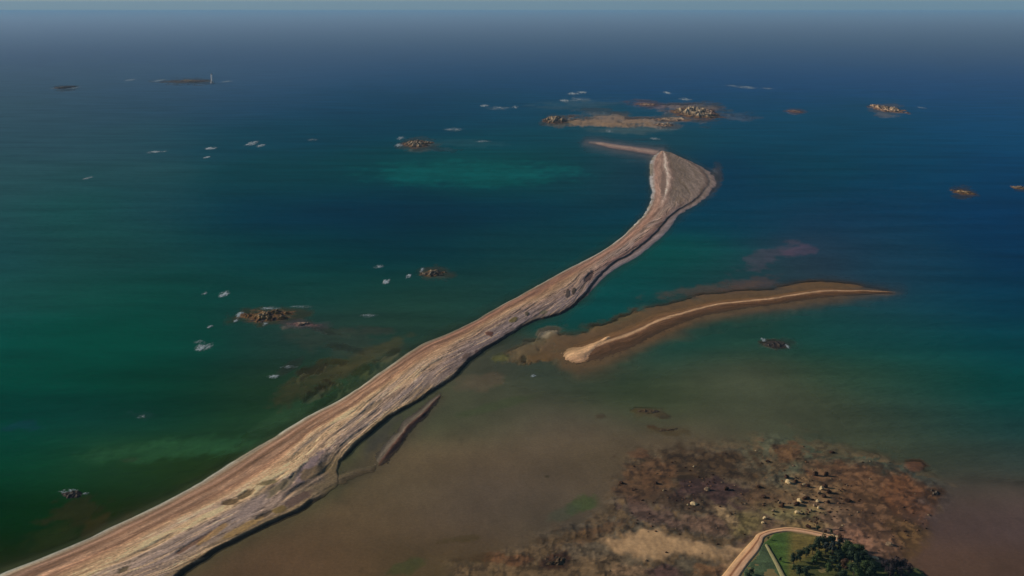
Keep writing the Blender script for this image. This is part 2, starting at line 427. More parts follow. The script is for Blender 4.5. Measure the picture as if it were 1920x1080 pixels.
SP = [(-190, 1165, -150, 1260), (-90, 1118, 60, 1200), (0, 1074, 300, 1112), (100, 1033, 352, 1074), (173, 1003, 402, 1042),
      (277, 953, 484, 994), (367, 907, 568, 954), (433, 865, 628, 916), (500, 827, 634, 880), (567, 787, 654, 848),
      (640, 747, 700, 806), (690, 713, 747, 772), (735, 680, 800, 743), (787, 646, 846, 713), (840, 624, 882, 676),
      (893, 599, 934, 642), (947, 568, 991, 608), (1000, 539, 1052, 590), (1050, 511, 1095, 562), (1095, 488, 1112, 543),
      (1133, 467, 1146, 510), (1163, 446, 1190, 485), (1190, 420, 1238, 447), (1208, 400, 1275, 405), (1221, 370, 1315, 378),
      (1219, 345, 1337, 355), (1216, 322, 1342, 336), (1220, 300, 1325, 318), (1228, 289, 1292, 301), (1238, 284, 1262, 288)]
BANK_L = [(1052, 650), (1075, 640), (1102, 634), (1139, 620), (1180, 605), (1232, 584), (1285, 573), (1337, 561), (1389, 556), (1440, 552),
                    (1497, 542), (1540, 537), (1600, 541), (1650, 544), (1690, 547)]
BANK_R = [(1060, 682), (1085, 688), (1118, 680), (1154, 668), (1198, 648), (1250, 622), (1300, 601), (1350, 588), (1400, 580), (1450, 573),
      (1505, 565), (1550, 559), (1610, 553), (1650, 550), (1690, 548)]
TAIL_L = [(1096, 269), (1125, 275), (1153, 281), (1185, 286), (1211, 291), (1234, 294)]
TAIL_R = [(1100, 263), (1125, 264), (1153, 268), (1185, 272), (1215, 276), (1242, 280)]
MARGINS = [([(822, 742), (785, 774), (748, 812), (702, 868), (624, 888), (632, 915), (712, 878), (760, 824), (797, 782), (828, 746)], 9, (62, 54, 44), .6), ([(a, b) for a, b, c, d in SP] + [(c, d) for a, b, c, d in SP][::-1], 15, (60, 62, 44), .5),
           (BANK_L + BANK_R[::-1], 20, (84, 63, 44), .85), (TAIL_L + TAIL_R[::-1], 26, (88, 76, 76), .6)]
PATCH += [(880, 325, 210, 26, 0, (0, 84, 84), 0, .58, .5), (330, 842, 210, 22, -4, (44, 84, 56), 0, .5, .6), (540, 775, 120, 16, -30, (46, 72, 50), 0, .5, .6), (640, 640, 110, 26, 10, (52, 60, 52), 0, .5, .8),
    (600, 712, 100, 24, -25, (62, 56, 40), 0, .58, .7), (690, 668, 80, 14, -25, (68, 64, 44), 0, .58, .7), (714, 812, 74, 21, -51, (52, 49, 45), -.1, .88, .5), (1300, 366, 40, 9, -40, (96, 84, 74), .0, .6, .4), (1345, 330, 14, 26, 0, (92, 78, 72), .0, .6, .4),
          (1150, 232, 120, 7, 1, (120, 96, 76), .2, .8, 1.0)]

G_IS = "rock islets around the spit"
ISL = [
    (1040, 226, 46, 12, 11, "", "brown craggy islet at the left end of the far pink shoal"),
    (1303, 212, 84, 24, 13, "", "largest craggy islet at the right end of the far shoal"),
    (1262, 224, 76, 8, 4.5, "pale", "low pale sandy ledge running left from the large far islet"),
    (1246, 234, 38, 7, 4, "pale", "small bright beach mound just below the far sandy ledge"),
    (1212, 196, 44, 8, 3, "red", "faint reddish shoal rock behind the far sandy ledge"),
    (1327, 211, 28, 15, 9, "red", "reddish rock on the right tip of the large far islet"),
    (1664, 205, 46, 17, 10, "pale", "isolated pale rock islet in open blue water at right"),
    (1490, 209, 28, 6, 3, "red", "faint low rock between the far shoal and the isolated islet"),
    (1805, 361, 42, 13, 2.2, "ochre", "half submerged ochre reef in the blue water at right"),
    (1912, 352, 32, 8, 3, "", "dark reef cut by the right edge with white surf"),
    (782, 270, 62, 15, 7, "", "jagged brown reef in surf left of the spit's tip"),
    (122, 164, 34, 6, 5, "dark", "low dark rock alone on the far left sea"),
    (350, 153, 92, 7, 6, "dark", "long dark reef at the foot of the lighthouse"),
    (500, 592, 106, 26, 5, "ochre", "long ochre and black reef islet left of the spit"),
    (566, 608, 68, 10, 1.4, "red", "tapering brown tail of the long ochre reef islet"),
    (812, 513, 52, 16, 3.6, "", "small brown reef islet left of the spit's middle"),
    (1455, 646, 54, 15, 1.5, "dark", "dark drying rock in green shallows right of the brown bank"),
    (136, 928, 50, 18, 1.6, "dark", "dark submerged reef off the lower left beach"),
    (1215, 771, 50, 9, .6, "weed", "weedy dark reef patch in the sandy shallows"),
    (1254, 806, 62, 9, .5, "weed", "longer flat weedy reef just below the other weedy patch"),
    (1752, 925, 26, 18, 1.4, "dark", "dark rock at the outer right edge of the brown reef flat"),
    (1040, 1052, 56, 32, 1.6, "weed", "dark weedy rock mass on the flats at the bottom edge"),
]
for (cx, cy, wp, hp, hm_, kd, lab) in ISL:
    if cy < 840:
        col = {"": (84, 74, 60), "pale": (104, 96, 92), "red": (88, 76, 82), "weed": (66, 56, 38), "dark": (52, 54, 50), "ochre": (82, 66, 44)}[kd]
        PATCH.append((cx + wp * .06, cy + 1, wp * .72, hp * .85 + 2, 0, col, .1, .6, .7))

def patches(px, py, X, Y):
    out = []
    for k, (cx, cy, rx, ry, ang, col, hh, st, rg) in enumerate(PATCH):
        m = (np.abs(px - cx) < (rx + ry) * 1.8) & (np.abs(py - cy) < (rx + ry) * 1.8)
        if not m.any(): continue
        a = radians(ang); dx = px[m] - cx; dy = py[m] - cy
        u = (dx * cos(a) + dy * sin(a)) / rx; v = (-dx * sin(a) + dy * cos(a)) / ry
        D = math.hypot(*[float(q) for q in unproj(cx, cy)])
        sc_ = max(7.0, 0.011 * D)
        nz = fbm(X[m] / sc_ / 1.3, Y[m] / sc_ / 2.2, 40 + k, 5, .62)
        d = 1 - (u * u + v * v) ** 0.75 * 0.8 + rg * 2.4 * (nz - 0.5)
        wgt = sst(0.0, 0.75, d) * st
        out.append((m, wgt, col, hh, cx, cy))
    return out

def sc_k(D): return max(5.0, .008 * D)
def st_of(wgt): return float(wgt.max())
def ground_fields(px, py, color=True):
    shp = px.shape
    px = np.asarray(px, float); py = np.asarray(py, float)
    X, Y = unproj(px, np.maximum(py, YH + 6))
    wcol, br = water_fields(px, py)
    depth = 0.35 + 26 * (1 - br) ** 2.2
    tint = wcol.copy()
    tint = tint * (0.80 + 0.4 * fbm(X / 26, Y / 50, 5, 4))[..., None]
    vis = np.zeros(shp)
    z = -depth
    flat = sst(.75, 1.0, br)
    rdg = ridge(X / 75 + 3, Y / 95, 91, 3); tint *= (1 - .16 * flat * sst(.80, .95, rdg))[..., None]
    tint *= (1 + .16 * flat * (fbm(X / 5 + Y / 40, Y / 16, 92, 4) - .5) + .22 * flat * (fbm(X / 60, Y / 40, 93, 3) - .5))[..., None]
    land = sst(-4, 16, poly_sd(px, py, HEAD)) if (py.max() > 960) else np.zeros(shp)
    for (m, wgt, col, hh, cx, cy) in patches(px, py, X, Y):
        D = math.hypot(*[float(q) for q in unproj(cx, cy)])
        c = seen(col, D)[None, :] * (.72 + .56 * fbm(X[m] / (sc_k(D)), Y[m] / (1.5 * sc_k(D)), 140 + int(cx) % 50, 4, .6))[:, None]
        if st_of(wgt) < .6:                       # deep below: it only tints the water
            wcol[m] = wcol[m] * (1 - wgt)[:, None] + c * wgt[:, None]
        tint[m] = tint[m] * (1 - wgt)[:, None] + c * wgt[:, None]
        if st_of(wgt) < .6: continue
        zt = -0.35 + hh * 1.1
        z[m] = z[m] * (1 - wgt) + zt * wgt
        vis[m] = np.maximum(vis[m], wgt)
    for poly, mw, col, st in MARGINS:
        P = np.array(poly); m = (px > P[:, 0].min() - 90) & (px < P[:, 0].max() + 90) & (py > P[:, 1].min() - 60) & (py < P[:, 1].max() + 60)
        if not m.any(): continue
        d = -poly_sd(px[m], py[m], poly)
        mwl = mw * np.clip(py[m] / 600, .35, 1.5) * (.45 + 1.1 * fbm(X[m] / 45, Y[m] / 45, 88, 4))
        k = np.exp(-(np.maximum(d, 0) / mwl) ** 1.5) * st
        if col == (84, 63, 44):
            k = k * np.clip((1730 - px[m]) / 170, .0, 1) ** .5
        tint[m] = tint[m] * (1 - k)[:, None] + seen(col, 1500) * k[:, None] * (.62 + .76 * fbm(X[m] / 10, Y[m] / 16, 89, 4, .6))[:, None]
        kz = 1 - (1 - k) ** 3
        z[m] = z[m] * (1 - kz) - .5 * kz
        vis[m] = np.maximum(vis[m], k * .9)
    if py.max() > 780:
        rf = sst(-26, 30, poly_sd(px, py, REEF) + 60 * (fbm(X / 30, Y / 30, 77, 4) - .5))
        r1 = ridge(X / 9, Y / 12, 21, 5); r2 = fbm(X / 28, Y / 40, 22, 4)
        z = z * (1 - rf) + rf * (.05 + 1.3 * np.maximum(0, r1 - 0.3) * sst(.35, .6, r2) * (1 - land) + .25 * (r2 - .4))
        vis = np.maximum(vis, rf * .85)
        base = seen((84, 66, 46), 900)
        nearcol = sst(0.5, 0.0, vis * 0 + (np.abs(tint - wcol).sum(-1) > 0.01) * 1.0)
        tint = np.where((nearcol * rf)[..., None] > 0, tint * (1 - .8 * (rf * nearcol)[..., None]) + base * .8 * (rf * nearcol)[..., None], tint)
        # dark weed drapes on the high ribs, pale sand in the gullies
        k = sst(.52, .75, r1) * sst(.45, .6, fbm(X / 14, Y / 18, 31, 3)) * rf * (1 - land)
        tint *= (1 - .55 * k)[..., None]
        wd1 = fbm(X / 5, Y / 7, 32, 4, .6); wd2 = fbm(X / 40, Y / 50, 34, 3)
        kw = sst(.50, .62, wd1 + .35 * (wd2 - .5)) * rf * (1 - land)
        tint *= (1 - .45 * kw)[..., None]
        tint *= (1 + .35 * sst(.42, .30, wd1) * rf * (1 - land))[..., None]
        k2 = sst(.42, .25, r1) * rf * (1 - land)
        tint *= (1 + .25 * k2)[..., None]
        sd = sst(-9, 15, poly_sd(px, py, SAND) + 52 * (fbm(X / 14, Y / 20, 55, 4) - .5))
        sn = fbm(X / 7, Y / 16, 56, 4)
        sn2 = fbm(X / 3 + Y / 30, Y / 9, 57, 4)
        sc_ = seen((144, 114, 82), 860) * (0.45 + .55 * sn + .55 * sn2)[..., None]
        tint = tint * (1 - sd)[..., None] + sc_ * sd[..., None]
        z = z * (1 - sd) + sd * (0.7 + .5 * sn)
        vis = np.maximum(vis, sd)
        z = z * (1 - land) + land * 2.5
        lc = seen((96, 84, 54), 850)
        tint = tint * (1 - land)[..., None] + lc * land[..., None]
        vis = np.maximum(vis, land)
    z = z + 0.12 * (fbm(X / 12, Y / 12, 2, 3) - .5)
    return X, Y, z, tint, wcol, vis, br

# grid laid out so that its cells are fine where the coast is near
def axis(segs):
    out = []
    for a, b, st in segs:
        out += list(np.arange(a, b, st))
    out.append(segs[-1][1])
    return np.array(out, float)

gx = axis([(-3600, -400, 160), (-400, -60, 12), (-60, 1980, 2.2), (1980, 2340, 12), (2340, 5600, 160)])
gy = axis([(YH + 9.5, 40, 3), (40, 160, 2.2), (160, 1110, 2.0), (1110, 1400, 12), (1400, 2600, 80)])
PX, PY = np.meshgrid(gx, gy)
X, Y, Z, TINT, WCOL, VIS, BR = ground_fields(PX, PY)
bed = grid_mesh("seabed", X, Y, Z, np.clip(TINT * 1.05, 0, .8), mat=M_bed)
link("seabed", bed, kind="structure", label="sandy seabed and tidal flats under the shallow water", cat=None)

depthw = np.maximum(0, -Z)
opac = 1 - np.exp(-depthw / 1.7)
opac = np.clip(opac * (1 - .95 * VIS), 0.03, 1)
opac = np.where(PY < 140, 1.0, opac)
WV = 0.0
# thin water takes the bottom's colour, brightened to replace light lost through the surface
soft = np.clip(VIS * 1.0 + BR * .6, 0, 1)[..., None]
WB = (WCOL * (1 - soft) + TINT * soft) * (2 - opac)[..., None]
wm = grid_mesh("sea", X, Y, np.zeros_like(X) + 0.0, WB, floats={"opacity": opac}, mat=M_water)
link("sea", wm, kind="structure", label="calm green and blue sea spreading to the horizon")

def ground_z(x, y):
    px, py = proj(np.asarray(x, float), np.asarray(y, float), 0.0)
    return ground_fields(px.reshape(1, -1), py.reshape(1, -1))[2].ravel()

# ------------------------------------------------------------------ ribbons (banks, tracks)
def resample(P, n):
    P = np.array(P, float)
    # smooth by Catmull-Rom through the points
    m = len(P)
    t = np.linspace(0, m - 1, n)
    i = np.clip(t.astype(int), 0, m - 2); f = (t - i)[:, None]
    p0 = P[np.clip(i - 1, 0, m - 1)]; p1 = P[i]; p2 = P[i + 1]; p3 = P[np.clip(i + 2, 0, m - 1)]
    return 0.5 * ((2 * p1) + (-p0 + p2) * f + (2 * p0 - 5 * p1 + 4 * p2 - p3) * f ** 2 + (-p0 + 3 * p1 - 3 * p2 + p3) * f ** 3)

def ribbon(L, R, n, m, z=0.0):
    """world grid between two shorelines given at sea level; also along-length metres"""
    Lp = resample(L, n); Rp = resample(R, n)
    lx, ly = unproj(Lp[:, 0], Lp[:, 1], z); rx, ry = unproj(Rp[:, 0], Rp[:, 1], z)
    t = np.linspace(0, 1, m)[None, :]
    Xr = lx[:, None] * (1 - t) + rx[:, None] * t
    Yr = ly[:, None] * (1 - t) + ry[:, None] * t
    cxm, cym = (lx + rx) / 2, (ly + ry) / 2
    s = np.concatenate([[0], np.cumsum(np.hypot(np.diff(cxm), np.diff(cym)))])
    wd = np.hypot(lx - rx, ly - ry)
    return Xr, Yr, np.repeat(s[:, None], m, 1), np.repeat(t, n, 0), np.repeat(wd[:, None], m, 1), (Lp + Rp) / 2

def lerpc(t, stops):
    xs = [a for a, _ in stops]; cs = np.array([c for _, c in stops], float)
    return np.stack([np.interp(t, xs, cs[:, k]) for k in range(3)], -1)

# --- the great shingle spit
n, m = 1700, 110
Xr, Yr, S, T, Wd, mid = ribbon([(a, b) for a, b, c, d in SP], [(c, d) for a, b, c, d in SP], n, m)
_ex = Xr[:, -1:] - Xr[:, :1]; _ey = Yr[:, -1:] - Yr[:, :1]
_off = ((fbm(S / 60, 0 * S, 301, 4, .5) - .5) * 9 * (1 - T) ** 4 + (fbm(S / 44, 0 * S + 9, 302, 4, .5) - .5) * 12 * T ** 6) / Wd
Xr = Xr + _ex * _off; Yr = Yr + _ey * _off
Sn = S / S.max()
i_s = np.linspace(0, len(SP) - 1, n)[:, None] + 0 * T          # station number along the spit
wob = (fbm(S / 70, T * 2, 4, 3) - .5)
Tw = T + wob * 0.10 * np.sin(pi * T)
up = sst(17.0, 20.5, i_s)                        # upper half of the spit
tip = sst(22.5, 25, i_s)
crest = 0.40 - 0.02 * up - 0.14 * tip
hc = 4.2 - 1.2 * up
z = np.where(Tw < crest, hc * np.sin(pi / 2 * np.clip(Tw / crest, 0, 1)) ** 0.9, hc)
back = np.clip((Tw - crest) / (1 - crest), 0, 1)
mud = sst(6.0, 7.0, i_s) * sst(9.0, 8.0, i_s)      # muddy corner by the lagoon
z = np.where(Tw >= crest, hc * (1 - (0.42 + .2 * (1 - up)) * back), z)
z = z * (1 - .8 * mud * sst(.70, .84, Tw + .1 * wob))
# scarp on the lee side
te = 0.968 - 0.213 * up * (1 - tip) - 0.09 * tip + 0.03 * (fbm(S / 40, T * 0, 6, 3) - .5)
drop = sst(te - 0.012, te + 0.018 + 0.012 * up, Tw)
low = 0.85 * up * np.clip((1 - Tw) / (1 - te + 1e-6), 0, 1) ** 0.8
z = z * (1 - drop) + low * drop
z = z * sst(0, 0.03, T) - 0.5 * sst(0.03, 0, T)
z = z - 0.7 * sst(0.985, 1.0, T)
# berms along the seaward face and washover relief on the back
berm = np.sin(Tw * Wd / 5.2 + 1.3 * fbm(S / 90, T, 8, 3) * 6)
z += 0.28 * berm * sst(0.02, .08, T) * sst(crest + .05, crest - .1, Tw)
lob = ridge(S / 90 + T * .3, Tw * Wd / 15, 12, 4)
z += 0.26 * (lob - .45) * sst(crest, crest + .12, Tw) * (1 - drop) * (1 - .4 * tip)
ch = fbm(S / 70 - Tw * .5, Tw * Wd / 8 + S / 400, 15, 4)
z -= 0.45 * sst(.56, .72, ch) * sst(crest, crest + .1, Tw) * (1 - drop) * (1 - .5 * tip)
z += 0.25 * (fbm(S / 4, Tw * Wd / 3, 17, 3) - .5) * sst(0, .1, T)

dist = np.hypot(Xr, Yr)
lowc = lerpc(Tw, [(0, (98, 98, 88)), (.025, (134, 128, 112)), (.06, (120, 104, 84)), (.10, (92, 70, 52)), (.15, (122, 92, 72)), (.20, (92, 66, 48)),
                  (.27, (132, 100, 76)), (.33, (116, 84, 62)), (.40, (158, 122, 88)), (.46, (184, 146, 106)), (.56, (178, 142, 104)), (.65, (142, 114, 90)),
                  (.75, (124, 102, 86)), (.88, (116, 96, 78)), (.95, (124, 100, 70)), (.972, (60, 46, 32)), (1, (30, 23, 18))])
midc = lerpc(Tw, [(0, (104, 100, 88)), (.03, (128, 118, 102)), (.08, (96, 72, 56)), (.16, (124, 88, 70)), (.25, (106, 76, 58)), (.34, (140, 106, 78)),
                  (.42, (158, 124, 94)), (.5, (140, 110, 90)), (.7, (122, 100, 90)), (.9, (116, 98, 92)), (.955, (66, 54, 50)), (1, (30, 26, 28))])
upc = lerpc(Tw, [(0, (124, 128, 122)), (.05, (152, 140, 126)), (.10, (104, 84, 68)), (.2, (142, 106, 88)), (.32, (128, 94, 76)), (.42, (152, 120, 100)),
                 (.5, (168, 136, 114)), (.6, (140, 108, 92)), (.72, (96, 72, 66)), (.8, (136, 114, 106)), (.92, (120, 104, 98)), (1, (84, 82, 88))])
tipc = lerpc(Tw, [(0, (112, 112, 112)), (.05, (146, 136, 126)), (.1, (128, 98, 84)), (.17, (144, 112, 94)), (.22, (120, 94, 80)), (.25, (150, 124, 106)), (.28, (198, 170, 148)), (.31, (160, 132, 114)), (.35, (108, 86, 74)),
                  (.4, (100, 84, 72)), (.6, (106, 90, 78)), (.8, (116, 98, 86)), (.86, (84, 68, 60)), (.9, (128, 108, 94)), (1, (104, 88, 84))])
k1 = sst(11, 15, i_s)[..., None]; k2 = sst(17.5, 20, i_s)[..., None]; k3 = sst(22.5, 24.5, i_s)[..., None]
srgb = lowc * (1 - k1) + midc * k1
srgb = srgb * (1 - k2) + upc * k2
srgb = srgb * (1 - k3) + tipc * k3
rim = (sst(.09, .03, T) * sst(.42, .62, fbm(S / 60, T * 0, 303, 4)))[..., None]
srgb = srgb * (1 - .6 * rim) + np.array([92, 80, 62]) * .6 * rim
# blotches of bare sand, grey cobble, and old weed drawn out along the spit
st1 = fbm(S / 60, Tw * Wd / 3.0, 61, 5, .6); st2 = fbm(S / 24, Tw * Wd / 5, 62, 4, .6); st3 = fbm(S / 120, Tw * Wd / 14, 63, 4)
bk = sst(crest - .05, crest + .1, Tw) * (1 - drop)
srgb *= (1 + 0.42 * (st1 - .5) + .30 * (st2 - .5))[..., None]
gv = (sst(.5, .66, st3) * bk * (1 - tip))[..., None]
srgb = srgb * (1 - .45 * gv) + np.array([122, 106, 98]) * .45 * gv
pv = (sst(.56, .72, st1) * bk * (1 - up))[..., None]
srgb = srgb * (1 - .7 * pv) + np.array([186, 148, 108]) * .7 * pv  # pale streaks: bare sand, with sunlit ridges painted in
fs = sst(.60, .72, fbm(S / 16, Tw * Wd / 1.7, 65, 4, .6)) * bk * (1 - tip)
srgb = srgb * (1 - .34 * fs)[..., None]
fl = sst(.60, .70, fbm(S / 20, Tw * Wd / 1.9, 66, 4, .6)) * sst(.1, .3, Tw) * (1 - drop) * (1 - up * .6)
srgb = srgb * (1 + .22 * fl)[..., None]
ov = (sst(.60, .74, ch) * bk)[..., None]
srgb = srgb * (1 - .35 * ov) + np.array([88, 72, 52]) * .35 * ov
st4 = fbm(S / 90, Tw * Wd / 1.6, 64, 4, .6)
srgb *= (1 + .22 * (st4 - .5))[..., None]
mb = (mud * sst(.72, .86, Tw + .12 * wob))[..., None]
srgb = srgb * (1 - .8 * mb) + np.array([82, 68, 46]) * .8 * mb
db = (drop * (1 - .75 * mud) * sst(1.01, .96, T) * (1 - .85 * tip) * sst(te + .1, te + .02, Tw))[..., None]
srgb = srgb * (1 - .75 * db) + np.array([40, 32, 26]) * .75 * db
# plants, hollows and dark weed heaps on the spit (photo px)
PXr, PYr = proj(Xr, Yr, z)
for (cx, cy, rx, ry, ang, col, dz) in [
        (1105, 518, 12, 5, -50, (54, 40, 38), -.8), (1076, 546, 4, 6, 10, (52, 44, 36), .4), (1064, 551, 4, 8, 10, (60, 50, 44), .4),
        (963, 600, 9, 4, -25, (92, 78, 40), .5), (988, 588, 4, 4, 0, (62, 54, 40), .5), (918, 626, 8, 5, 0, (84, 50, 40), .4),
        (874, 668, 9, 5, -20, (84, 66, 58), .3), (895, 660, 6, 4, 0, (78, 60, 56), .3), (1019, 586, 8, 4, -10, (92, 84, 62), .2),
        (432, 941, 16, 5, -12, (70, 54, 34), -.4), (462, 926, 16, 6, -30, (66, 54, 34), -.5), (493, 967, 18, 4, -24, (58, 46, 34), -.6),
        (525, 955, 14, 6, -25, (98, 78, 40), .2), (548, 898, 34, 6, -48, (82, 72, 58), -.5), (520, 915, 34, 7, -40, (90, 78, 56), -.5),
        (578, 878, 40, 10, -50, (106, 88, 86), -.3), (360, 1020, 42, 4, -32, (92, 66, 50), -.5), (455, 990, 46, 6, -28, (132, 102, 60), .1),
        (590, 884, 30, 12, -20, (84, 68, 46), -.2), (560, 935, 30, 8, -28, (74, 56, 48), -.2), (400, 1000, 40, 5, -35, (128, 96, 58), 0),
        (232, 1068, 12, 4, -28, (74, 62, 42), -.3), (500, 905, 20, 4, -10, (96, 84, 54), -.2), (470, 950, 40, 9, -35, (124, 104, 92), -.2),
        (700, 762, 22, 4, -38, (112, 92, 70), -.2), (1244, 345, 5, 26, 4, (104, 84, 72), 0)]:
    a = radians(ang); dx = PXr - cx; dy = PYr - cy
    u = (dx * cos(a) + dy * sin(a)) / rx; v = (-dx * sin(a) + dy * cos(a)) / ry
    k = sst(0, .6, 1 - (u * u + v * v) * .7 + 1.2 * (fbm(Xr / 5, Yr / 7, 71, 4) - .5))
    srgb = srgb * (1 - .8 * k[..., None]) + np.array(col) * .8 * k[..., None]
    z = z + dz * k
srgb = srgb * (1 + .10 * (1 - k1))
srgb = srgb * np.array([.97, .98, 1.01])
srgb = np.clip(srgb * np.minimum(1, 205 / srgb.max(-1))[..., None], 12, 235)
kk = np.exp(-HAZE_D * dist)[..., None]
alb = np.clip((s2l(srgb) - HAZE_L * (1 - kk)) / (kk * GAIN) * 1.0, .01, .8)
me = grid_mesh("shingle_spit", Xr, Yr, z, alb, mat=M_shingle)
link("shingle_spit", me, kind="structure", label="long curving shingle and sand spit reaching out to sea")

# --- low bars and banks
def bank(name, L, R, n, m, stops, h, crest_t, label, seed, scarp=False, ragged=.12, endfade=.06, skirt=.45, endfade2=None):
    Xb, Yb, S, T, Wd, mid = ribbon(L, R, n, m)
    Tw = T + .12 * (fbm(S / 40, T * 2, seed, 3) - .5)
    prof = np.where(Tw < crest_t, sst(0, crest_t, Tw), 1 - sst(crest_t, 1, Tw) ** 1.2)
    if scarp: prof = np.where(Tw < crest_t, sst(0, crest_t, Tw), 1 - .25 * sst(crest_t, .85, Tw)) * sst(1.0, .86, Tw)
    e = S / S.max()
    ef = sst(0, endfade, e) * sst(1, 1 - (endfade2 or endfade), e)
    nz = fbm(Xb / 14, Yb / 14, seed + 3, 5)
    prof = prof ** (1.0 if scarp else 1.5)
    z = (h + skirt) * prof * ef * (1 + ragged * 4 * (nz - .5)) - skirt + .25 * (fbm(S / 5, Tw * Wd / 3, seed + 5, 3) - .5)
    c = lerpc(Tw, stops) * (1 + .5 * (fbm(S / 30, Tw * Wd / 3, seed + 7, 5) - .5))[..., None]
    d = np.hypot(Xb, Yb); kk = np.exp(-HAZE_D * d)[..., None]
    alb = np.clip((s2l(np.clip(c, 10, 235)) - HAZE_L * (1 - kk)) / (kk * GAIN), .01, .8)
    me = grid_mesh(name, Xb, Yb, z, alb, mat=M_shingle, keep=z > -skirt + .08)
    return link(name, me, kind="structure", label=label)

bank("shingle_tail", TAIL_L, TAIL_R, 260, 40,
     [(0, (84, 74, 78)), (.25, (104, 84, 80)), (.5, (138, 114, 102)), (.8, (104, 88, 86)), (1, (76, 74, 82))], 1.3, .5,
     "thin half submerged tail of shingle trailing off the spit end", 101, endfade=.35, ragged=.3, endfade2=.04)
bank("hooked_bar", [(828, 730), (797, 752), (776, 770), (752, 786), (738, 806), (718, 828), (700, 848), (690, 866)],
     [(834, 738), (815, 762), (800, 782), (779, 802), (764, 822), (747, 845), (731, 866), (712, 884)], 300, 60,
     [(0, (52, 49, 44)), (.3, (60, 54, 48)), (.48, (88, 78, 66)), (.56, (104, 88, 74)), (.64, (84, 56, 46)), (.74, (40, 27, 22)), (1, (24, 18, 15))], .8, .6,
     "low muddy bar beside the spit, wet and black along its right edge", 131, ragged=.35, endfade=.25, skirt=.3)
bank("marsh_edge_bank", [(622, 888), (645, 880), (668, 874), (690, 872), (704, 868)], [(632, 918), (656, 904), (680, 893), (698, 886), (710, 878)], 160, 30,
     [(0, (64, 58, 42)), (.5, (80, 68, 50)), (1, (60, 48, 36))], .35, .5, "low muddy bank closing the small lagoon behind the spit", 151, ragged=.3, endfade=.2, skirt=.3)
bank("brown_bank", BANK_L, BANK_R, 700, 70,
     [(0, (84, 64, 44)), (.2, (92, 66, 42)), (.36, (96, 68, 46)), (.42, (166, 132, 100)), (.47, (150, 116, 86)), (.53, (98, 68, 48)), (.7, (80, 56, 38)), (.9, (62, 46, 36)), (1, (70, 56, 44))],
     1.3, .45, "smaller brown bank of weed and sand with a pale crest", 171, endfade=.1, ragged=.16, skirt=.45)
bank("sandy_head", [(1050, 660), (1062, 651), (1080, 647), (1100, 641), (1124, 634), (1146, 625)], [(1058, 678), (1076, 684), (1094, 682), (1110, 670), (1132, 650), (1154, 632)], 170, 70,
     [(0, (112, 86, 60)), (.2, (148, 116, 84)), (.5, (176, 138, 102)), (.8, (160, 122, 92)), (1, (104, 78, 56))], 1.7, .5,
     "rounded pale sandy head of the smaller bank", 191, endfade=.2, ragged=.16, skirt=.3)

# ------------------------------------------------------------------ headland: field, tracks
ZL = 2.6
def sheet(name, poly, zlift, colfn, label, step=0.8, mat=M_grass, zbase=ZL, smoothpx=2.0):
    P = np.array(poly, float)
    wx, wy = unproj(P[:, 0], P[:, 1], zbase)
    gx_ = np.arange(wx.min() - 2, wx.max() + 2, step); gy_ = np.arange(wy.min() - 2, wy.max() + 2, step)
    Xg, Yg = np.meshgrid(gx_, gy_)
    px, py = proj(Xg, Yg, zbase)
    sd = poly_sd(px, py, poly) + 3.0 * (fbm(Xg / 6, Yg / 6, 201, 3) - .5) * smoothpx
    z = zbase + zlift - 1.6 * sst(2.0, -2.5, sd) + .35 * (fbm(Xg / 9, Yg / 9, 211, 4) - .5)
    c = colfn(px, py, Xg, Yg)
    d = np.hypot(Xg, Yg)
    alb = np.clip(s2l(np.clip(c, 8, 235)) / GAIN - .004, .006, .8)
    me = grid_mesh(name, Xg, Yg, z, alb, mat=mat, keep=sd > -2.5)
    return link(name, me, kind="structure", label=label)

def field_col(px, py, X, Y):
    c = np.zeros(px.shape + (3,)) + np.array([74, 72, 34])
    g1 = sst(1500, 1462, px + 10 * (fbm(X / 10, Y / 10, 5, 3) - .5))[..., None]
    c = c * (1 - g1) + np.array([58, 78, 32]) * g1
    oc = (sst(1470, 1492, px) * sst(1590, 1560, px))[..., None]
    c = c * (1 - .8 * oc) + np.array([96, 80, 40]) * .8 * oc
    left = sst(2, -2, px - (1436 + (py - 1022) * .53))[..., None]
    c = c * (1 - left) + np.array([58, 70, 46]) * left
    tr = (sst(-6, 8, py - (1020 + (1573 - px) * .42)) * sst(1480, 1500, px))[..., None]
    c = c * (1 - .6 * tr) + np.array([44, 54, 26]) * .6 * tr
    st = fbm(X / 12 + Y / 30, Y / 5, 15, 4)
    return c * (1 + .45 * (st - .5))[..., None]
sheet("grass_field", [(1394, 1130), (1392, 1070), (1420, 1040), (1431, 1016), (1453, 1000), (1482, 997), (1519, 1002), (1560, 1013), (1600, 1030), (1650, 1056),
                      (1720, 1066), (1800, 1130), (1800, 1240), (1380, 1240)], 0.0, field_col, "grass field on the headland inside the bend of the track")

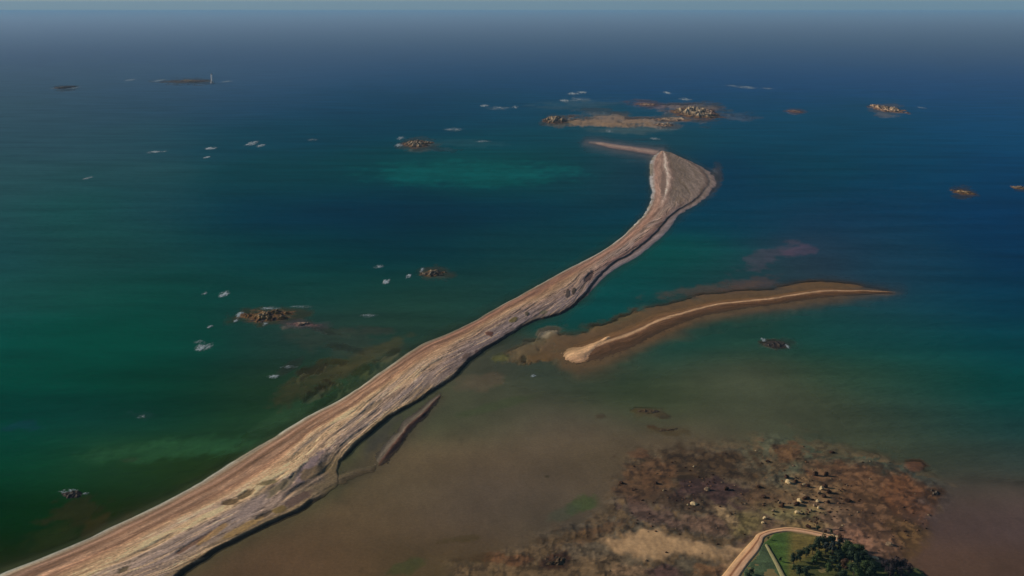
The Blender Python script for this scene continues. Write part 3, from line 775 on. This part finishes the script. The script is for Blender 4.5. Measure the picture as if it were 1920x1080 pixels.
def strip(name, L, R, n, m, stops, label, lift, seed, mat=M_track):
    Xb, Yb, S, T, Wd, mid = ribbon(L, R, n, m, ZL + lift)
    z = ZL + lift + .25 * np.sin(pi * T) - .55 * sst(.10, 0, T) - .55 * sst(.90, 1, T) + .10 * (fbm(S / 4, T * 3, seed, 3) - .5)
    c = lerpc(T, stops) * (1 + .3 * (fbm(S / 14, T * 5, seed + 7, 5) - .5))[..., None]
    alb = np.clip(s2l(np.clip(c, 10, 240)) / GAIN, .01, .8)
    me = grid_mesh(name, Xb, Yb, z, alb, mat=mat)
    return link(name, me, kind="structure", label=label)
strip("dirt_track", [(1300, 1140), (1352, 1080), (1376, 1050), (1395, 1028), (1412, 1010), (1422, 999), (1450, 991), (1482, 988), (1519, 993), (1558, 1002), (1574, 1009)],
      [(1350, 1140), (1388, 1080), (1404, 1056), (1422, 1034), (1430, 1018), (1434, 1007), (1454, 999), (1482, 996), (1519, 1001), (1556, 1010), (1572, 1014)], 400, 26,
      [(0, (150, 116, 80)), (.2, (186, 144, 104)), (.38, (172, 128, 92)), (.48, (110, 70, 46)), (.6, (184, 140, 106)), (.85, (178, 138, 106)), (1, (140, 108, 78))],
      "pale dirt track bending around the grass field", .35, 231)
strip("footpath", [(1434, 1021), (1446, 1044), (1457, 1066), (1470, 1095), (1485, 1130)], [(1439, 1020), (1453, 1043), (1466, 1066), (1481, 1095), (1498, 1130)], 120, 10,
      [(0, (96, 92, 62)), (.5, (128, 116, 82)), (1, (96, 92, 62))], "narrow footpath crossing the grass field", .55, 241)

# ------------------------------------------------------------------ rocks and islets
def islet_mesh(name, w, d, h, seed, kind, D):
    """craggy outcrop on its own skirt; w, d, h in metres"""
    nx = int(np.clip(w / 1.0, 26, 120)); ny = int(np.clip(d / 1.0, 22, 90))
    gx_ = np.linspace(-.62 * w, .62 * w, nx); gy_ = np.linspace(-.62 * d, .62 * d, ny)
    Xg, Yg = np.meshgrid(gx_, gy_)
    s = max(2.5, w / 6)
    nz = fbm(Xg / s / 1.6 + seed, Yg / s / 1.2, seed, 5, .6)
    r = ridge(Xg / s + seed * 3, Yg / s, seed + 5, 5)
    rr = np.sqrt((Xg / (w / 2)) ** 2 + (Yg / (d / 2)) ** 2)
    mask = 1 - rr + 1.1 * (nz - .5)
    z = -0.6 + (h + .6) * sst(-.05, .75, mask) * (.25 + 1.35 * r ** 1.6)
    if kind == "low": z = -.5 + (h + .5) * sst(0, .5, mask) * (.6 + .6 * r)
    rock = np.array([112, 96, 80.]); weed = np.array([92, 66, 38.]); pale = np.array([172, 150, 122.])
    if kind == "pale": rock = np.array([150, 124, 102.]); weed = np.array([112, 84, 66.])
    if kind == "red": rock = np.array([108, 80, 74.]); weed = np.array([96, 70, 66.])
    if kind == "dark": rock = np.array([66, 56, 48.]); weed = np.array([48, 40, 32.]); pale = np.array([110, 96, 80.])
    if kind == "ochre": rock = np.array([112, 84, 50.]); weed = np.array([98, 68, 40.])
    if kind == "weed": rock = np.array([68, 52, 34.]); weed = np.array([74, 58, 38.]); pale = np.array([96, 74, 50.])
    k = sst(.15, .5, z / h)[..., None]
    c = weed * (1 - k) + rock * k
    pk = sst(.6, .9, z / h + .5 * (nz - .5))[..., None]
    c = c * (1 - .7 * pk) + pale * .7 * pk
    dk = sst(.56, .7, fbm(Xg / s * 1.7, Yg / s * 1.7, seed + 9, 4))[..., None]
    c = c * (1 - .55 * dk)
    kk = math.exp(-HAZE_D * D)
    alb = np.clip((s2l(c) * .72 - HAZE_L * (1 - kk) * .5) / (kk * GAIN), .02, .7)
    return grid_mesh(name, Xg, Yg, z, alb, mat=M_rock, keep=z > -.35, smooth=D > 2600)

def place_islet(cx, cy, wpx, hpx, hm, kind, label, seed, rot=0, cat="rock islet", name="rock_islet", group=None, z=0.0):
    """centre of its foot in the photo, width px, depth px on the water"""
    x, y = unproj(cx, cy, z)
    D = math.hypot(float(x), float(y))
    w_ = wpx * math.hypot(D, H) / F
    y0 = unproj(cx, cy + hpx / 2, z)[1]; y1 = unproj(cx, cy - hpx / 2, z)[1]
    d_ = float(abs(y1 - y0))
    me = islet_mesh(name, w_, d_, hm, seed, kind, D)
    o = link(name, me, label=label, cat=cat, group=group, loc=(float(x), float(y), z))
    o.rotation_euler[2] = radians(rot)
    return o

for i, (cx, cy, wp, hp, hm, kd, lab) in enumerate(ISL):
    place_islet(cx, cy, wp, hp, hm, kd, lab, 300 + i * 7, group=G_IS, rot=(-14 if cx == 566 else 0))

# boulders of the foreshore
def boulder_mesh(name, r, h, seed, c0):
    rs = np.random.RandomState(seed)
    nu, nv = 14, 8
    V = []; Fc = []
    for j in range(nv + 1):
        ph = pi * j / nv
        for i in range(nu):
            t = 2 * pi * i / nu
            V.append((cos(t) * sin(ph), sin(t) * sin(ph), cos(ph)))
    V = np.array(V)
    P = rs.randn(9, 3); P /= np.linalg.norm(P, axis=1)[:, None]; dd = .62 + .3 * rs.rand(9)
    for p, q in zip(P, dd):                       # shear faces off, as broken granite has
        over = np.maximum(0, V @ p - q); V = V - over[:, None] * p[None]
    V *= (1 + .07 * rs.randn(len(V), 1))
    V[:nu] = V[:nu].mean(0); V[-nu:] = V[-nu:].mean(0)
    V = V * np.array([r, r * (.6 + .3 * rs.rand()), h]) + np.array([0, 0, h * .45])
    for j in range(nv):
        for i in range(nu):
            a = j * nu + i; b = j * nu + (i + 1) % nu
            Fc.append((a, a + nu, b + nu, b))
    c = np.tile(c0, (len(V), 1)) * (.8 + .4 * rs.rand(len(V), 1))
    me = pymesh(name, V, Fc, M_rock, colors=c)
    return me

def gz(px, py, z0=.5):
    x, y = unproj(px, py, z0)
    return float(x), float(y), float(ground_z([x], [y])[0])

PALE, DARK, GREY = seen((158, 136, 102), 870), seen((46, 32, 26), 870), seen((104, 86, 68), 870)
BLD = [
    (1478, 905, 3.2, 2.4, PALE, "large pale split boulder at the upper left of the boulder field"),
    (1475, 895, 2.6, 2.2, DARK, "dark red boulder right behind the large pale split boulder"),
    (1492, 903, 3.0, 1.8, DARK, "wide olive dark boulder right of the large pale split one"),
    (1529, 890, 2.6, 2.6, DARK, "round black boulder at the top of the boulder field"),
    (1549, 891, 2.2, 2.8, DARK, "narrow black boulder right of the round black one"),
    (1514, 912, 2.2, 1.8, DARK, "small red brown boulder in the middle of the boulder field"),
    (1507, 909, 1.6, 1.2, PALE, "little pale stone left of the small red brown boulder"),
    (1541, 917, 2.0, 2.4, PALE, "tall pale boulder right of the boulder field's centre"),
    (1536, 924, 1.8, 1.6, GREY, "brown stone below the tall pale boulder"),
    (1547, 913, 2.4, 2.4, DARK, "black boulder leaning behind the tall pale boulder"),
    (1554, 923, 2.6, 2.2, DARK, "black slanting boulder at the right of the tall pale one"),
    (1545, 931, 2.4, 1.8, DARK, "dark boulder below the black slanting one"),
    (1511, 935, 3.6, 1.8, DARK, "broad dark boulder above the rounded pale one"),
    (1499, 940, 2.8, 2.0, PALE, "rounded pale boulder wedged between dark ones"),
    (1495, 946, 3.4, 1.8, DARK, "dark flat boulder under the rounded pale one"),
    (1467, 949, 2.8, 2.6, DARK, "black boulder alone at the left of the boulder field"),
    (1462, 942, 2.0, 1.4, GREY, "grey brown stone above the lone black boulder"),
    (1495, 962, 2.6, 1.8, PALE, "bright yellowish boulder nearest the track bend"),
    (1434, 972, 2.0, 1.4, PALE, "slim pale stone above the track's left bend"),
    (1431, 980, 1.6, 1.0, PALE, "small pale stone under the slim pale one"),
    (1589, 939, 3.4, 1.6, DARK, "dark red boulder apart on the right brown flat"),
    (1553, 942, 2.0, 1.6, DARK, "small dark boulder left of the one apart on the flat"),
    (1516, 989, 2.6, 2.2, DARK, "dark rust boulder on the track's edge"),
    (1527, 948, 1.8, 1.3, GREY, "brown stone below the broad dark boulder"),
    (1533, 940, 2.0, 1.4, PALE, "pale stone heap below the dark boulders at centre"),
    (1535, 952, 1.9, 1.5, PALE, "pale knob on the sandy spur above the dark shrub"),
    (1520, 957, 1.7, 1.3, GREY, "grey stone on the sandy spur above the track"),
    (1562, 1006, 2.0, 1.3, PALE, "pale stone at the end of the track"),
    (1570, 1009, 2.2, 1.5, PALE, "larger pale stone ending the track beside the trees"),
    (1585, 1017, 2.0, 1.2, GREY, "greyish stone on the shore right of the track's end"),
    (1595, 1022, 1.8, 1.0, GREY, "smaller greyish stone further along the tree line"),
    (1668, 1022, 3.6, 1.8, GREY, "pale brown boulder alone on the right mudflat"),
    (1640, 1051, 3.2, 1.8, PALE, "pale boulder at the right edge of the trees"),
    (1646, 1056, 2.4, 1.2, GREY, "grey boulder touching the pale one at the tree edge"),
    (1560, 847, 2.8, 1.1, DARK, "dark boulder at the upper rim of the reef flat"),
    (1326, 918, 3.0, 1.8, GREY, "grey rock in the dark weed left of the boulder field"),
    (1362, 917, 3.4, 1.8, DARK, "long black rock in the dark weed left of the boulder field"),
    (1300, 945, 3.4, 1.2, PALE, "pale streaked rock in the purple weed"),
    (1165, 905, 2.6, 1.4, DARK, "dark knob at the left rim of the reef flat"),
    (1230, 906, 2.6, 1.4, DARK, "dark rock on the reef flat right of the green weed"),
    (1440, 865, 2.4, 1.2, DARK, "dark rock at the top of the reef flat"),
    (1423, 913, 2.6, 1.4, DARK, "brown black rock left of the large pale split boulder"),
    (1432, 932, 2.8, 1.5, DARK, "brown black rock left of the lone black boulder"),
    (1450, 958, 1.9, 1.2, GREY, "grey stone below the lone black boulder"),
]
for i, (px, py, r, h, c, lab) in enumerate(BLD):
    x, y, zz = gz(px, py)
    me = boulder_mesh("boulder", r, h, 500 + i, c)
    o = link("boulder", me, label=lab, cat="boulder", group="boulders on the foreshore", loc=(x, y, max(zz, -.2)))
    o.rotation_euler[2] = random.uniform(0, 6.28)

# stones too small and many to count, spread over the reef flat
V = []; Fc = []; Cc = []
rs = np.random.RandomState(99)
cand = np.stack([rs.uniform(1140, 1770, 9000), rs.uniform(835, 1075, 9000)], 1)
sdR = poly_sd(cand[:, 0], cand[:, 1], REEF); sdH = poly_sd(cand[:, 0], cand[:, 1], HEAD)
cxw, cyw = unproj(cand[:, 0], cand[:, 1], 0)
dens = sst(.45, .62, fbm(cxw / 16, cyw / 22, 401, 4))
hot = np.exp(-((cand[:, 0] - 1510) / 70) ** 2 - ((cand[:, 1] - 935) / 36) ** 2) + .35 * np.exp(-((cand[:, 0] - 1330) / 110) ** 2 - ((cand[:, 1] - 925) / 40) ** 2)
ok = (sdR > 4) & (sdH < -6) & (rs.rand(9000) < .04 * dens + .34 * hot * dens + .08 * hot)
zz = ground_z(cxw[ok], cyw[ok])
ico = [(0, 0, 1), (.9, 0, .3), (.28, .85, .3), (-.72, .53, .3), (-.72, -.53, .3), (.28, -.85, .3)]
for x, y, z0 in zip(cxw[ok], cyw[ok], zz):
    r = rs.uniform(.5, 1.5); b = len(V)
    th = rs.uniform(0, 6.28); ca, sa = cos(th), sin(th)
    ex = rs.uniform(.6, 1.1)
    for (a, b_, c_) in ico:
        a2 = a * r * rs.uniform(.8, 1.2); b2 = b_ * r * ex * rs.uniform(.8, 1.2)
        V.append((x + a2 * ca - b2 * sa, y + a2 * sa + b2 * ca, max(z0, -.1) + c_ * r * .8))
    nb_ = len(V)
    for (a, b_, c_) in ico[1:]:
        a2 = a * r * 1.1; b2 = b_ * r * ex * 1.1
        V.append((x + a2 * ca - b2 * sa, y + a2 * sa + b2 * ca, max(z0, -.1) - .3))
    for k in range(5):
        k2_ = (k + 1) % 5
        Fc.append((b, b + 1 + k, b + 1 + k2_)); Fc.append((b + 1 + k, nb_ + k, nb_ + k2_, b + 1 + k2_))
    c = [DARK, DARK, GREY * .7, DARK * 1.6, seen((84, 60, 44), 870)][rs.randint(5)] if rs.rand() > .06 else PALE * .6
    Cc += [c] * 11
me = pymesh("small_stones", V, Fc, M_rock, colors=np.array(Cc))
link("small_stones", me, kind="stuff", label="loose stones and cobbles scattered over the reef flat", cat="stones")

# ------------------------------------------------------------------ surf on the hidden reefs
def surf(cx, cy, wpx, hpx, label, seed, amt=.5, rot=0):
    x, y = unproj(cx, cy, 0); D = math.hypot(float(x), float(y))
    w_ = wpx * math.hypot(D, H) / F
    d_ = float(abs(unproj(cx, cy - hpx / 2)[1] - unproj(cx, cy + hpx / 2)[1]))
    nx = int(np.clip(w_ / .9, 24, 90)); ny = int(np.clip(d_ / 1.2, 16, 80))
    gx_ = np.linspace(-.7 * w_, .7 * w_, nx); gy_ = np.linspace(-.7 * d_, .7 * d_, ny)
    Xg, Yg = np.meshgrid(gx_, gy_)
    s = max(3., w_ / 5); s2 = max(3., d_ / 4)
    nz = fbm(Xg / s, Yg / s2, seed, 5, .65)
    rr = np.sqrt((Xg / (w_ / 2)) ** 2 + (Yg / (d_ / 2)) ** 2)
    k = 1 - rr + 2.6 * (nz - .5)
    zz = .12 + .5 * sst(0.1, .9, k) * nz
    cov = sst(-.35, 1.1, k) * (.16 + .95 * amt) * sst(1.4, .9, rr)
    c = np.zeros(Xg.shape + (3,)) + np.array([.40, .50, .54])
    me = grid_mesh("surf_patch", Xg, Yg, zz, c, floats={"cover": cov}, mat=M_foam, keep=cov > .02)
    if len(me.polygons) == 0: return
    o = link("surf_patch", me, label=label, cat="surf", group="patches of white surf", loc=(float(x), float(y), .05))
    o.rotation_euler[2] = radians(rot)
SURF = [
    (290, 285, 24, 5, "long thin streak of surf, leftmost of the row of three", .4), (308, 284, 12, 3, "faint surf streak just right of the leftmost thin streak", .15),
    (395, 278, 20, 5, "bright surf streak in the middle of the left sea", .6), (388, 295, 10, 4, "tiny surf dot under the bright middle streak", .5),
    (473, 269, 18, 9, "forked surf patch, right of the bright middle streak", .5), (488, 273, 14, 6, "small surf patch touching the forked one", .4),
    (165, 334, 11, 6, "lone surf dot far left below the thin streak", .3), (586, 262, 18, 4, "faint surf between the forked patch and the brown reef", .15),
    (752, 259, 14, 7, "surf breaking behind the jagged brown reef", .3), (748, 272, 14, 7, "surf breaking on the left side of the jagged brown reef", .4),
    (850, 243, 34, 6, "pale surf veil right of the jagged brown reef", .15), (905, 265, 30, 4, "thin surf line between brown reef and spit tip", .1),
    (908, 198, 16, 5, "surf at the left end of the long broken line", .45), (935, 203, 40, 7, "broken line of surf left of the far shoal", .2),
    (966, 201, 12, 5, "small surf spot at the right end of the broken line", .35), (1075, 176, 22, 6, "bright surf above the far shoal's left part", .45),
    (1092, 173, 18, 5, "second bright surf above the far shoal", .45), (1058, 189, 16, 6, "surf spot under the bright pair above the far shoal", .4),
    (1085, 186, 40, 8, "loose pale foam around the surf above the far shoal", .12), (1251, 174, 12, 5, "single surf dot behind the largest far islet", .5),
    (1285, 186, 22, 5, "foam fringe on the back of the largest far islet", .3), (1402, 164, 34, 5, "surf line right of the largest far islet, farthest out", .25),
    (1375, 161, 22, 4, "faint surf left of the farthest out line", .15), (1440, 166, 26, 3, "faint surf right of the farthest out line", .12),
    (1228, 260, 18, 5, "foam streak between far shoal and spit tail", .2), (1142, 246, 12, 7, "pale foam fleck under the far pink shoal", .15), (1643, 202, 9, 7, "surf on the left foot of the isolated pale islet", .5),
    (1905, 351, 14, 5, "surf on the reef at the right edge", .3), (1728, 202, 12, 4, "faint foam right of the isolated pale islet", .12),
    (245, 150, 18, 4, "faint surf left of the lighthouse reef", .2), (297, 151, 16, 5, "surf on the left end of the lighthouse reef", .25),
    (140, 165, 14, 4, "foam right of the lone dark rock", .2), (103, 165, 10, 3, "foam left of the lone dark rock", .2), (425, 153, 16, 4, "foam right of the lighthouse", .15),
    (710, 500, 18, 7, "thin surf streak, upper left of the small brown reef islet", .3), (724, 528, 13, 10, "bright surf blob left of the small brown reef islet", .6),
    (766, 518, 10, 9, "round surf dot nearest the small brown reef islet", .7), (791, 507, 9, 9, "surf on the small brown reef islet's left tip", .4),
    (421, 551, 16, 12, "bright surf blob above the long ochre reef", .6), (384, 550, 8, 6, "small surf dot left of the bright blob", .3),
    (449, 590, 12, 12, "surf on the left tip of the long ochre reef", .45), (443, 601, 8, 8, "lower surf dot on the ochre reef's left tip", .5),
    (497, 607, 9, 8, "surf dot below the long ochre reef", .4), (505, 578, 40, 5, "surf line along the back of the long ochre reef", .3),
    (565, 575, 40, 5, "faint foam trailing right behind the ochre reef", .1), (394, 613, 10, 6, "small faint surf dot between two left reefs", .25),
    (382, 650, 26, 15, "scattered surf cluster below the long ochre reef", .5), (372, 641, 14, 6, "thin surf above the scattered cluster", .25), (692, 592, 32, 6, "dull green surf streak midway to the spit", .1),
    (514, 706, 22, 8, "surf streak beside the weed off the spit", .3), (540, 688, 30, 5, "faint foam line rising right from the weed streak", .08),
    (1000, 705, 14, 6, "single foam fleck below the brown bank", .25), (130, 921, 30, 8, "foam fringe on the dark reef at lower left", .25), (160, 926, 12, 5, "foam fleck right on the lower left dark reef", .2),
    (1432, 638, 9, 8, "foam fleck on the left end of the dark drying rock", .4), (1477, 650, 7, 9, "foam fleck on the right end of the dark drying rock", .4), (265, 782, 14, 6, "faint foam spot in the green water at left", .05),
]
for i, (cx, cy, wp, hp, lab, am) in enumerate(SURF):
    surf(cx, cy, wp, hp, lab, 700 + i * 3, amt=am * .8 + .06)

# ------------------------------------------------------------------ lighthouse
def lathe(prof, seg=24):
    V = []; Fc = []
    for r, z in prof:
        for i in range(seg):
            t = 2 * pi * i / seg
            V.append((r * cos(t), r * sin(t), z))
    for j in range(len(prof) - 1):
        for i in range(seg):
            a = j * seg + i; b = j * seg + (i + 1) % seg
            Fc.append((a, b, b + seg, a + seg))
    Fc.append(tuple(range(seg))[::-1]); Fc.append(tuple(range((len(prof) - 1) * seg, len(prof) * seg)))
    return V, Fc
lx, ly = unproj(398, 156)
lh = link("lighthouse", None, label="tall pale lighthouse tower standing on the far dark reef", cat="lighthouse", loc=(float(lx), float(ly), 0))
V, Fc = lathe([(8.5, -2), (8.5, 3), (7.6, 3.2), (7.2, 9), (6.4, 9.2)]); link("base", pymesh("base", V, Fc, M_stone), parent=lh)
V, Fc = lathe([(6.0, 9.2), (5.0, 16), (4.5, 28), (4.1, 40), (4.3, 44)]); link("tower", pymesh("tower", V, Fc, M_white, smooth=True), parent=lh)
V, Fc = lathe([(4.3, 44), (5.3, 44.6), (5.3, 46), (4.9, 46.02)]); link("gallery", pymesh("gallery", V, Fc, M_stone), parent=lh)
V, Fc = lathe([(2.6, 46.1), (2.6, 49.2)], 12); link("lantern", pymesh("lantern", V, Fc, M_glass), parent=lh)
V, Fc = lathe([(3.0, 49.2), (2.6, 50.4), (1.3, 51.4), (.2, 52), (.12, 53.5)], 12); link("roof", pymesh("roof", V, Fc, M_dark), parent=lh)
for k in range(4):
    zc = 17 + k * 7; r = 5.05 - k * .27
    V = [(a, -r - d, zc + b) for d in (-.3, .12) for a, b in ((-.5, -.9), (.5, -.9), (.5, .9), (-.5, .9))]
    Fc = [(0, 1, 2, 3), (7, 6, 5, 4), (0, 4, 5, 1), (1, 5, 6, 2), (2, 6, 7, 3), (3, 7, 4, 0)]
    link("window", pymesh("window", V, Fc, M_dark), parent=lh)

# ------------------------------------------------------------------ trees
def leaf_mat(name, col):
    m = mat_tint(name, .8, .8, .35, 0, 1, color=col)
    return m
LEAF = [leaf_mat("leaf_green", (.045, .075, .022)), leaf_mat("leaf_dark", (.022, .042, .020)),
        leaf_mat("leaf_bluish", (.030, .045, .042)), leaf_mat("leaf_purple", (.028, .022, .026)), leaf_mat("leaf_rust", (.085, .045, .025))]

def tree_meshes(seed, hgt, rad, conical=False):
    rs = np.random.RandomState(seed)
    V = []; Fc = []
    lobes = []
    for k in range(9):
        f = rs.uniform(.35, .95)
        rr = rad * (1.05 - f * .8 if conical else math.sqrt(max(.05, 1 - (f * 1.5 - .95) ** 2)) * .62)
        a = rs.uniform(0, 6.28)
        lobes.append((cos(a) * rr * rs.uniform(.2, 1), sin(a) * rr * rs.uniform(.2, 1), hgt * f, rad * rs.uniform(.28, .48) * (1.1 - .5 * f if conical else 1)))
    for (x, y, z, r) in lobes:
        for q in range(150):
            d = rs.randn(3); d /= np.linalg.norm(d)
            p = np.array([x, y, z]) + d * np.array([r, r, r * .75]) * rs.uniform(.7, 1.08)
            u = np.cross(d, rs.randn(3)); u /= np.linalg.norm(u); v = np.cross(d, u) + d * rs.uniform(-.5, .5)
            s = rs.uniform(.16, .36)
            b = len(V)
            V += [p - u * s, p + v * s * .6, p + u * s, p - v * s * .6]
            Fc.append((b, b + 1, b + 2, b + 3))
    crown = (V, Fc)
    V = []; Fc = []
    def limb(p0, p1, r0, r1):
        b = len(V); p0 = np.array(p0, float); p1 = np.array(p1, float)
        d = p1 - p0; d /= np.linalg.norm(d); u = np.cross(d, (0.3, .9, .1)); u /= np.linalg.norm(u); v = np.cross(d, u)
        for p, r in ((p0, r0), (p1, r1)):
            for i in range(6):
                t = pi * i / 3; V.append(p + (u * cos(t) + v * sin(t)) * r)
        for i in range(6):
            Fc.append((b + i, b + (i + 1) % 6, b + 6 + (i + 1) % 6, b + 6 + i))
    limb((0, 0, -.6), (0.1, 0, hgt * .45), .28, .18); limb((0.1, 0, hgt * .45), (0, 0.1, hgt * .8), .18, .06)
    for (x, y, z, r) in lobes[:6]:
        limb((0.1, 0, min(z, hgt * .6) * .7), (x * .8, y * .8, z), .12, .04)
    return crown, (V, Fc)
TM = []
for k in range(5):
    cr, tk = tree_meshes(900 + k, 6.5 if k < 3 else 8.0, 3.4 if k < 3 else 2.6, conical=(k >= 3))
    TM.append((cr, pymesh("trunk", tk[0], tk[1], M_bark)))
CR = {}
def crown_mesh(k, l):
    if (k, l) not in CR:
        CR[(k, l)] = pymesh("crown", TM[k][0][0], TM[k][0][1], LEAF[l])
    return CR[(k, l)]
# px, py of foot, shape, leaf, scale, label
TREES = [
    (1488, 1059, 0, 1, .80, "dark tree at the left end of the wood's upper edge"), (1500, 1052, 1, 1, .85, "dark tree second along the wood's slanting upper edge"),
    (1511, 1045, 2, 1, .90, "dark tree third along the wood's slanting upper edge"), (1523, 1039, 0, 1, .95, "dark tree halfway along the wood's slanting upper edge"),
    (1535, 1033, 1, 1, 1.0, "dark tree just left of the bluish conifers"), (1547, 1028, 2, 1, 1.0, "dark tree near the top corner of the wood"),
    (1559, 1025, 0, 1, .95, "dark tree at the top corner of the wood"), (1574, 1022, 1, 4, .70, "small rust coloured tree at the top corner beside the track's end"),
    (1548, 1040, 3, 2, .95, "left bluish conifer near the top of the wood"), (1560, 1045, 4, 2, 1.0, "middle bluish conifer near the top of the wood"),
    (1570, 1039, 3, 2, 1.0, "right bluish conifer near the top of the wood"), (1534, 1050, 2, 0, .85, "bright green tree left of the bluish conifers"),
    (1526, 1059, 0, 0, .70, "bright green tree beside the olive clearing"), (1588, 1033, 2, 0, .95, "green tree on the shore side below the rust one"),
    (1598, 1040, 0, 0, .95, "second green tree down the shore side"), (1585, 1046, 1, 0, .95, "green tree inside the shore side row"),
    (1608, 1046, 1, 0, 1.0, "third green tree down the shore side"), (1596, 1054, 2, 1, 1.05, "dark tree behind the third shore side green tree"),
    (1618, 1053, 2, 1, 1.0, "dark tree on the shore side above the pale boulder"), (1608, 1062, 0, 1, 1.05, "black green tree inside the lower right of the wood"),
    (1629, 1061, 0, 1, 1.0, "dark tree left of the pale boulder at the tree edge"), (1575, 1058, 0, 1, 1.0, "dark tree in the centre of the wood"),
    (1584, 1069, 1, 4, .8, "dull rust tree low in the centre of the wood"), (1560, 1062, 1, 1, .8, "dark tree below the bluish conifers"),
    (1552, 1076, 2, 0, .75, "green tree at the bottom edge right of the clearing"), (1571, 1080, 3, 1, .8, "dark conifer at the bottom edge centre of the wood"),
    (1600, 1078, 2, 1, 1.0, "dark tree at the bottom edge right of centre"), (1622, 1074, 1, 0, 1.0, "green tree at the bottom edge under the dark ones"),
    (1640, 1074, 0, 1, 1.0, "dark tree at the bottom edge left of the purple ones"), (1660, 1073, 1, 3, .95, "left purple black tree at the bottom edge"),
    (1676, 1072, 2, 3, 1.0, "second purple black tree at the bottom edge"), (1692, 1073, 0, 3, 1.0, "third purple black tree at the bottom edge"),
    (1704, 1080, 1, 3, .85, "last purple black tree, rightmost at the bottom edge"), (1668, 1085, 2, 3, 1.0, "purple black tree cut by the bottom edge"),
    (1690, 1087, 1, 3, 1.0, "lowest purple black tree cut by the bottom edge"), (1499, 1082, 0, 1, .8, "dark tree at the bottom edge left of the clearing"),
    (1512, 1084, 1, 1, .8, "dark tree at the bottom edge below the clearing"), (1409, 1078, 2, 1, .55, "small dark tree on the verge right of the track"),
    (1404, 1090, 0, 1, .6, "lower small dark tree on the verge right of the track"), (1489, 1072, 1, 0, .55, "small green bush tree on the footpath side of the wood"),
    (1531, 983, 3, 4, .62, "lone dark upright shrub above the track bend"), (1534, 992, 1, 1, .42, "low dark bush at the foot of the upright shrub"),
    (1558, 1001, 2, 1, .34, "small dark bush along the track near its end"), (1547, 998, 0, 4, .32, "small rust bush along the outer edge of the track"),
    (1463, 1053, 2, 1, .35, "little dark shrub beside the footpath in the field"), (1440, 1012, 0, 0, .30, "little green shrub at the start of the footpath"),
    (1635, 1086, 2, 1, 1.0, "dark tree cut by the bottom edge under the green one"), (1610, 1092, 0, 0, 1.0, "green tree cut by the bottom edge"),
    (1580, 1094, 1, 1, 1.0, "dark tree cut by the bottom edge at the wood's centre"),
]
for i, (px, py, k, l, s, lab) in enumerate(TREES):
    x, y = unproj(px, py, ZL)
    zb = ZL if py > 1000 or px < 1500 else 1.2
    small = s < .56
    r = link("shrub" if small else "tree", None, label=lab, cat="shrub" if small else "tree", group="trees and shrubs on the headland", loc=(float(x), float(y), zb))
    r.rotation_euler[2] = random.uniform(0, 6.28); q = 1.6 * s * random.uniform(.92, 1.08)
    r.scale = (q, q, q * random.uniform(.9, 1.1))
    link("trunk", TM[k][1], parent=r); link("crown", crown_mesh(k, l), parent=r)

# ------------------------------------------------------------------ haze
def box(name, lo, hi, mat):
    V = [(x, y, z) for z in (lo[2], hi[2]) for x, y in ((lo[0], lo[1]), (hi[0], lo[1]), (hi[0], hi[1]), (lo[0], hi[1]))]
    Fc = [(3, 2, 1, 0), (4, 5, 6, 7), (0, 1, 5, 4), (1, 2, 6, 5), (2, 3, 7, 6), (3, 0, 4, 7)]
    return pymesh(name, V, Fc, mat)
hm = bpy.data.materials.new("haze"); hm.use_nodes = True
hn = hm.node_tree; hn.nodes.clear()
ho = hn.nodes.new("ShaderNodeOutputMaterial"); hv = hn.nodes.new("ShaderNodeVolumePrincipled")
hv.inputs["Color"].default_value = (0.25, 0.55, 0.86, 1)
hv.inputs["Density"].default_value = HAZE_D
hv.inputs["Anisotropy"].default_value = 0.0
hn.links.new(hv.outputs[0], ho.inputs["Volume"])
far_y = float(Y.max()); far_x = float(np.abs(X).max())
hz = box("haze", (-far_x - 500, -3000, float(Z.min()) - 2.0), (far_x + 500, far_y + 500, 640), hm)
link("haze", hz, kind="stuff", label="pale evening sea haze thickening towards the horizon", cat="haze")
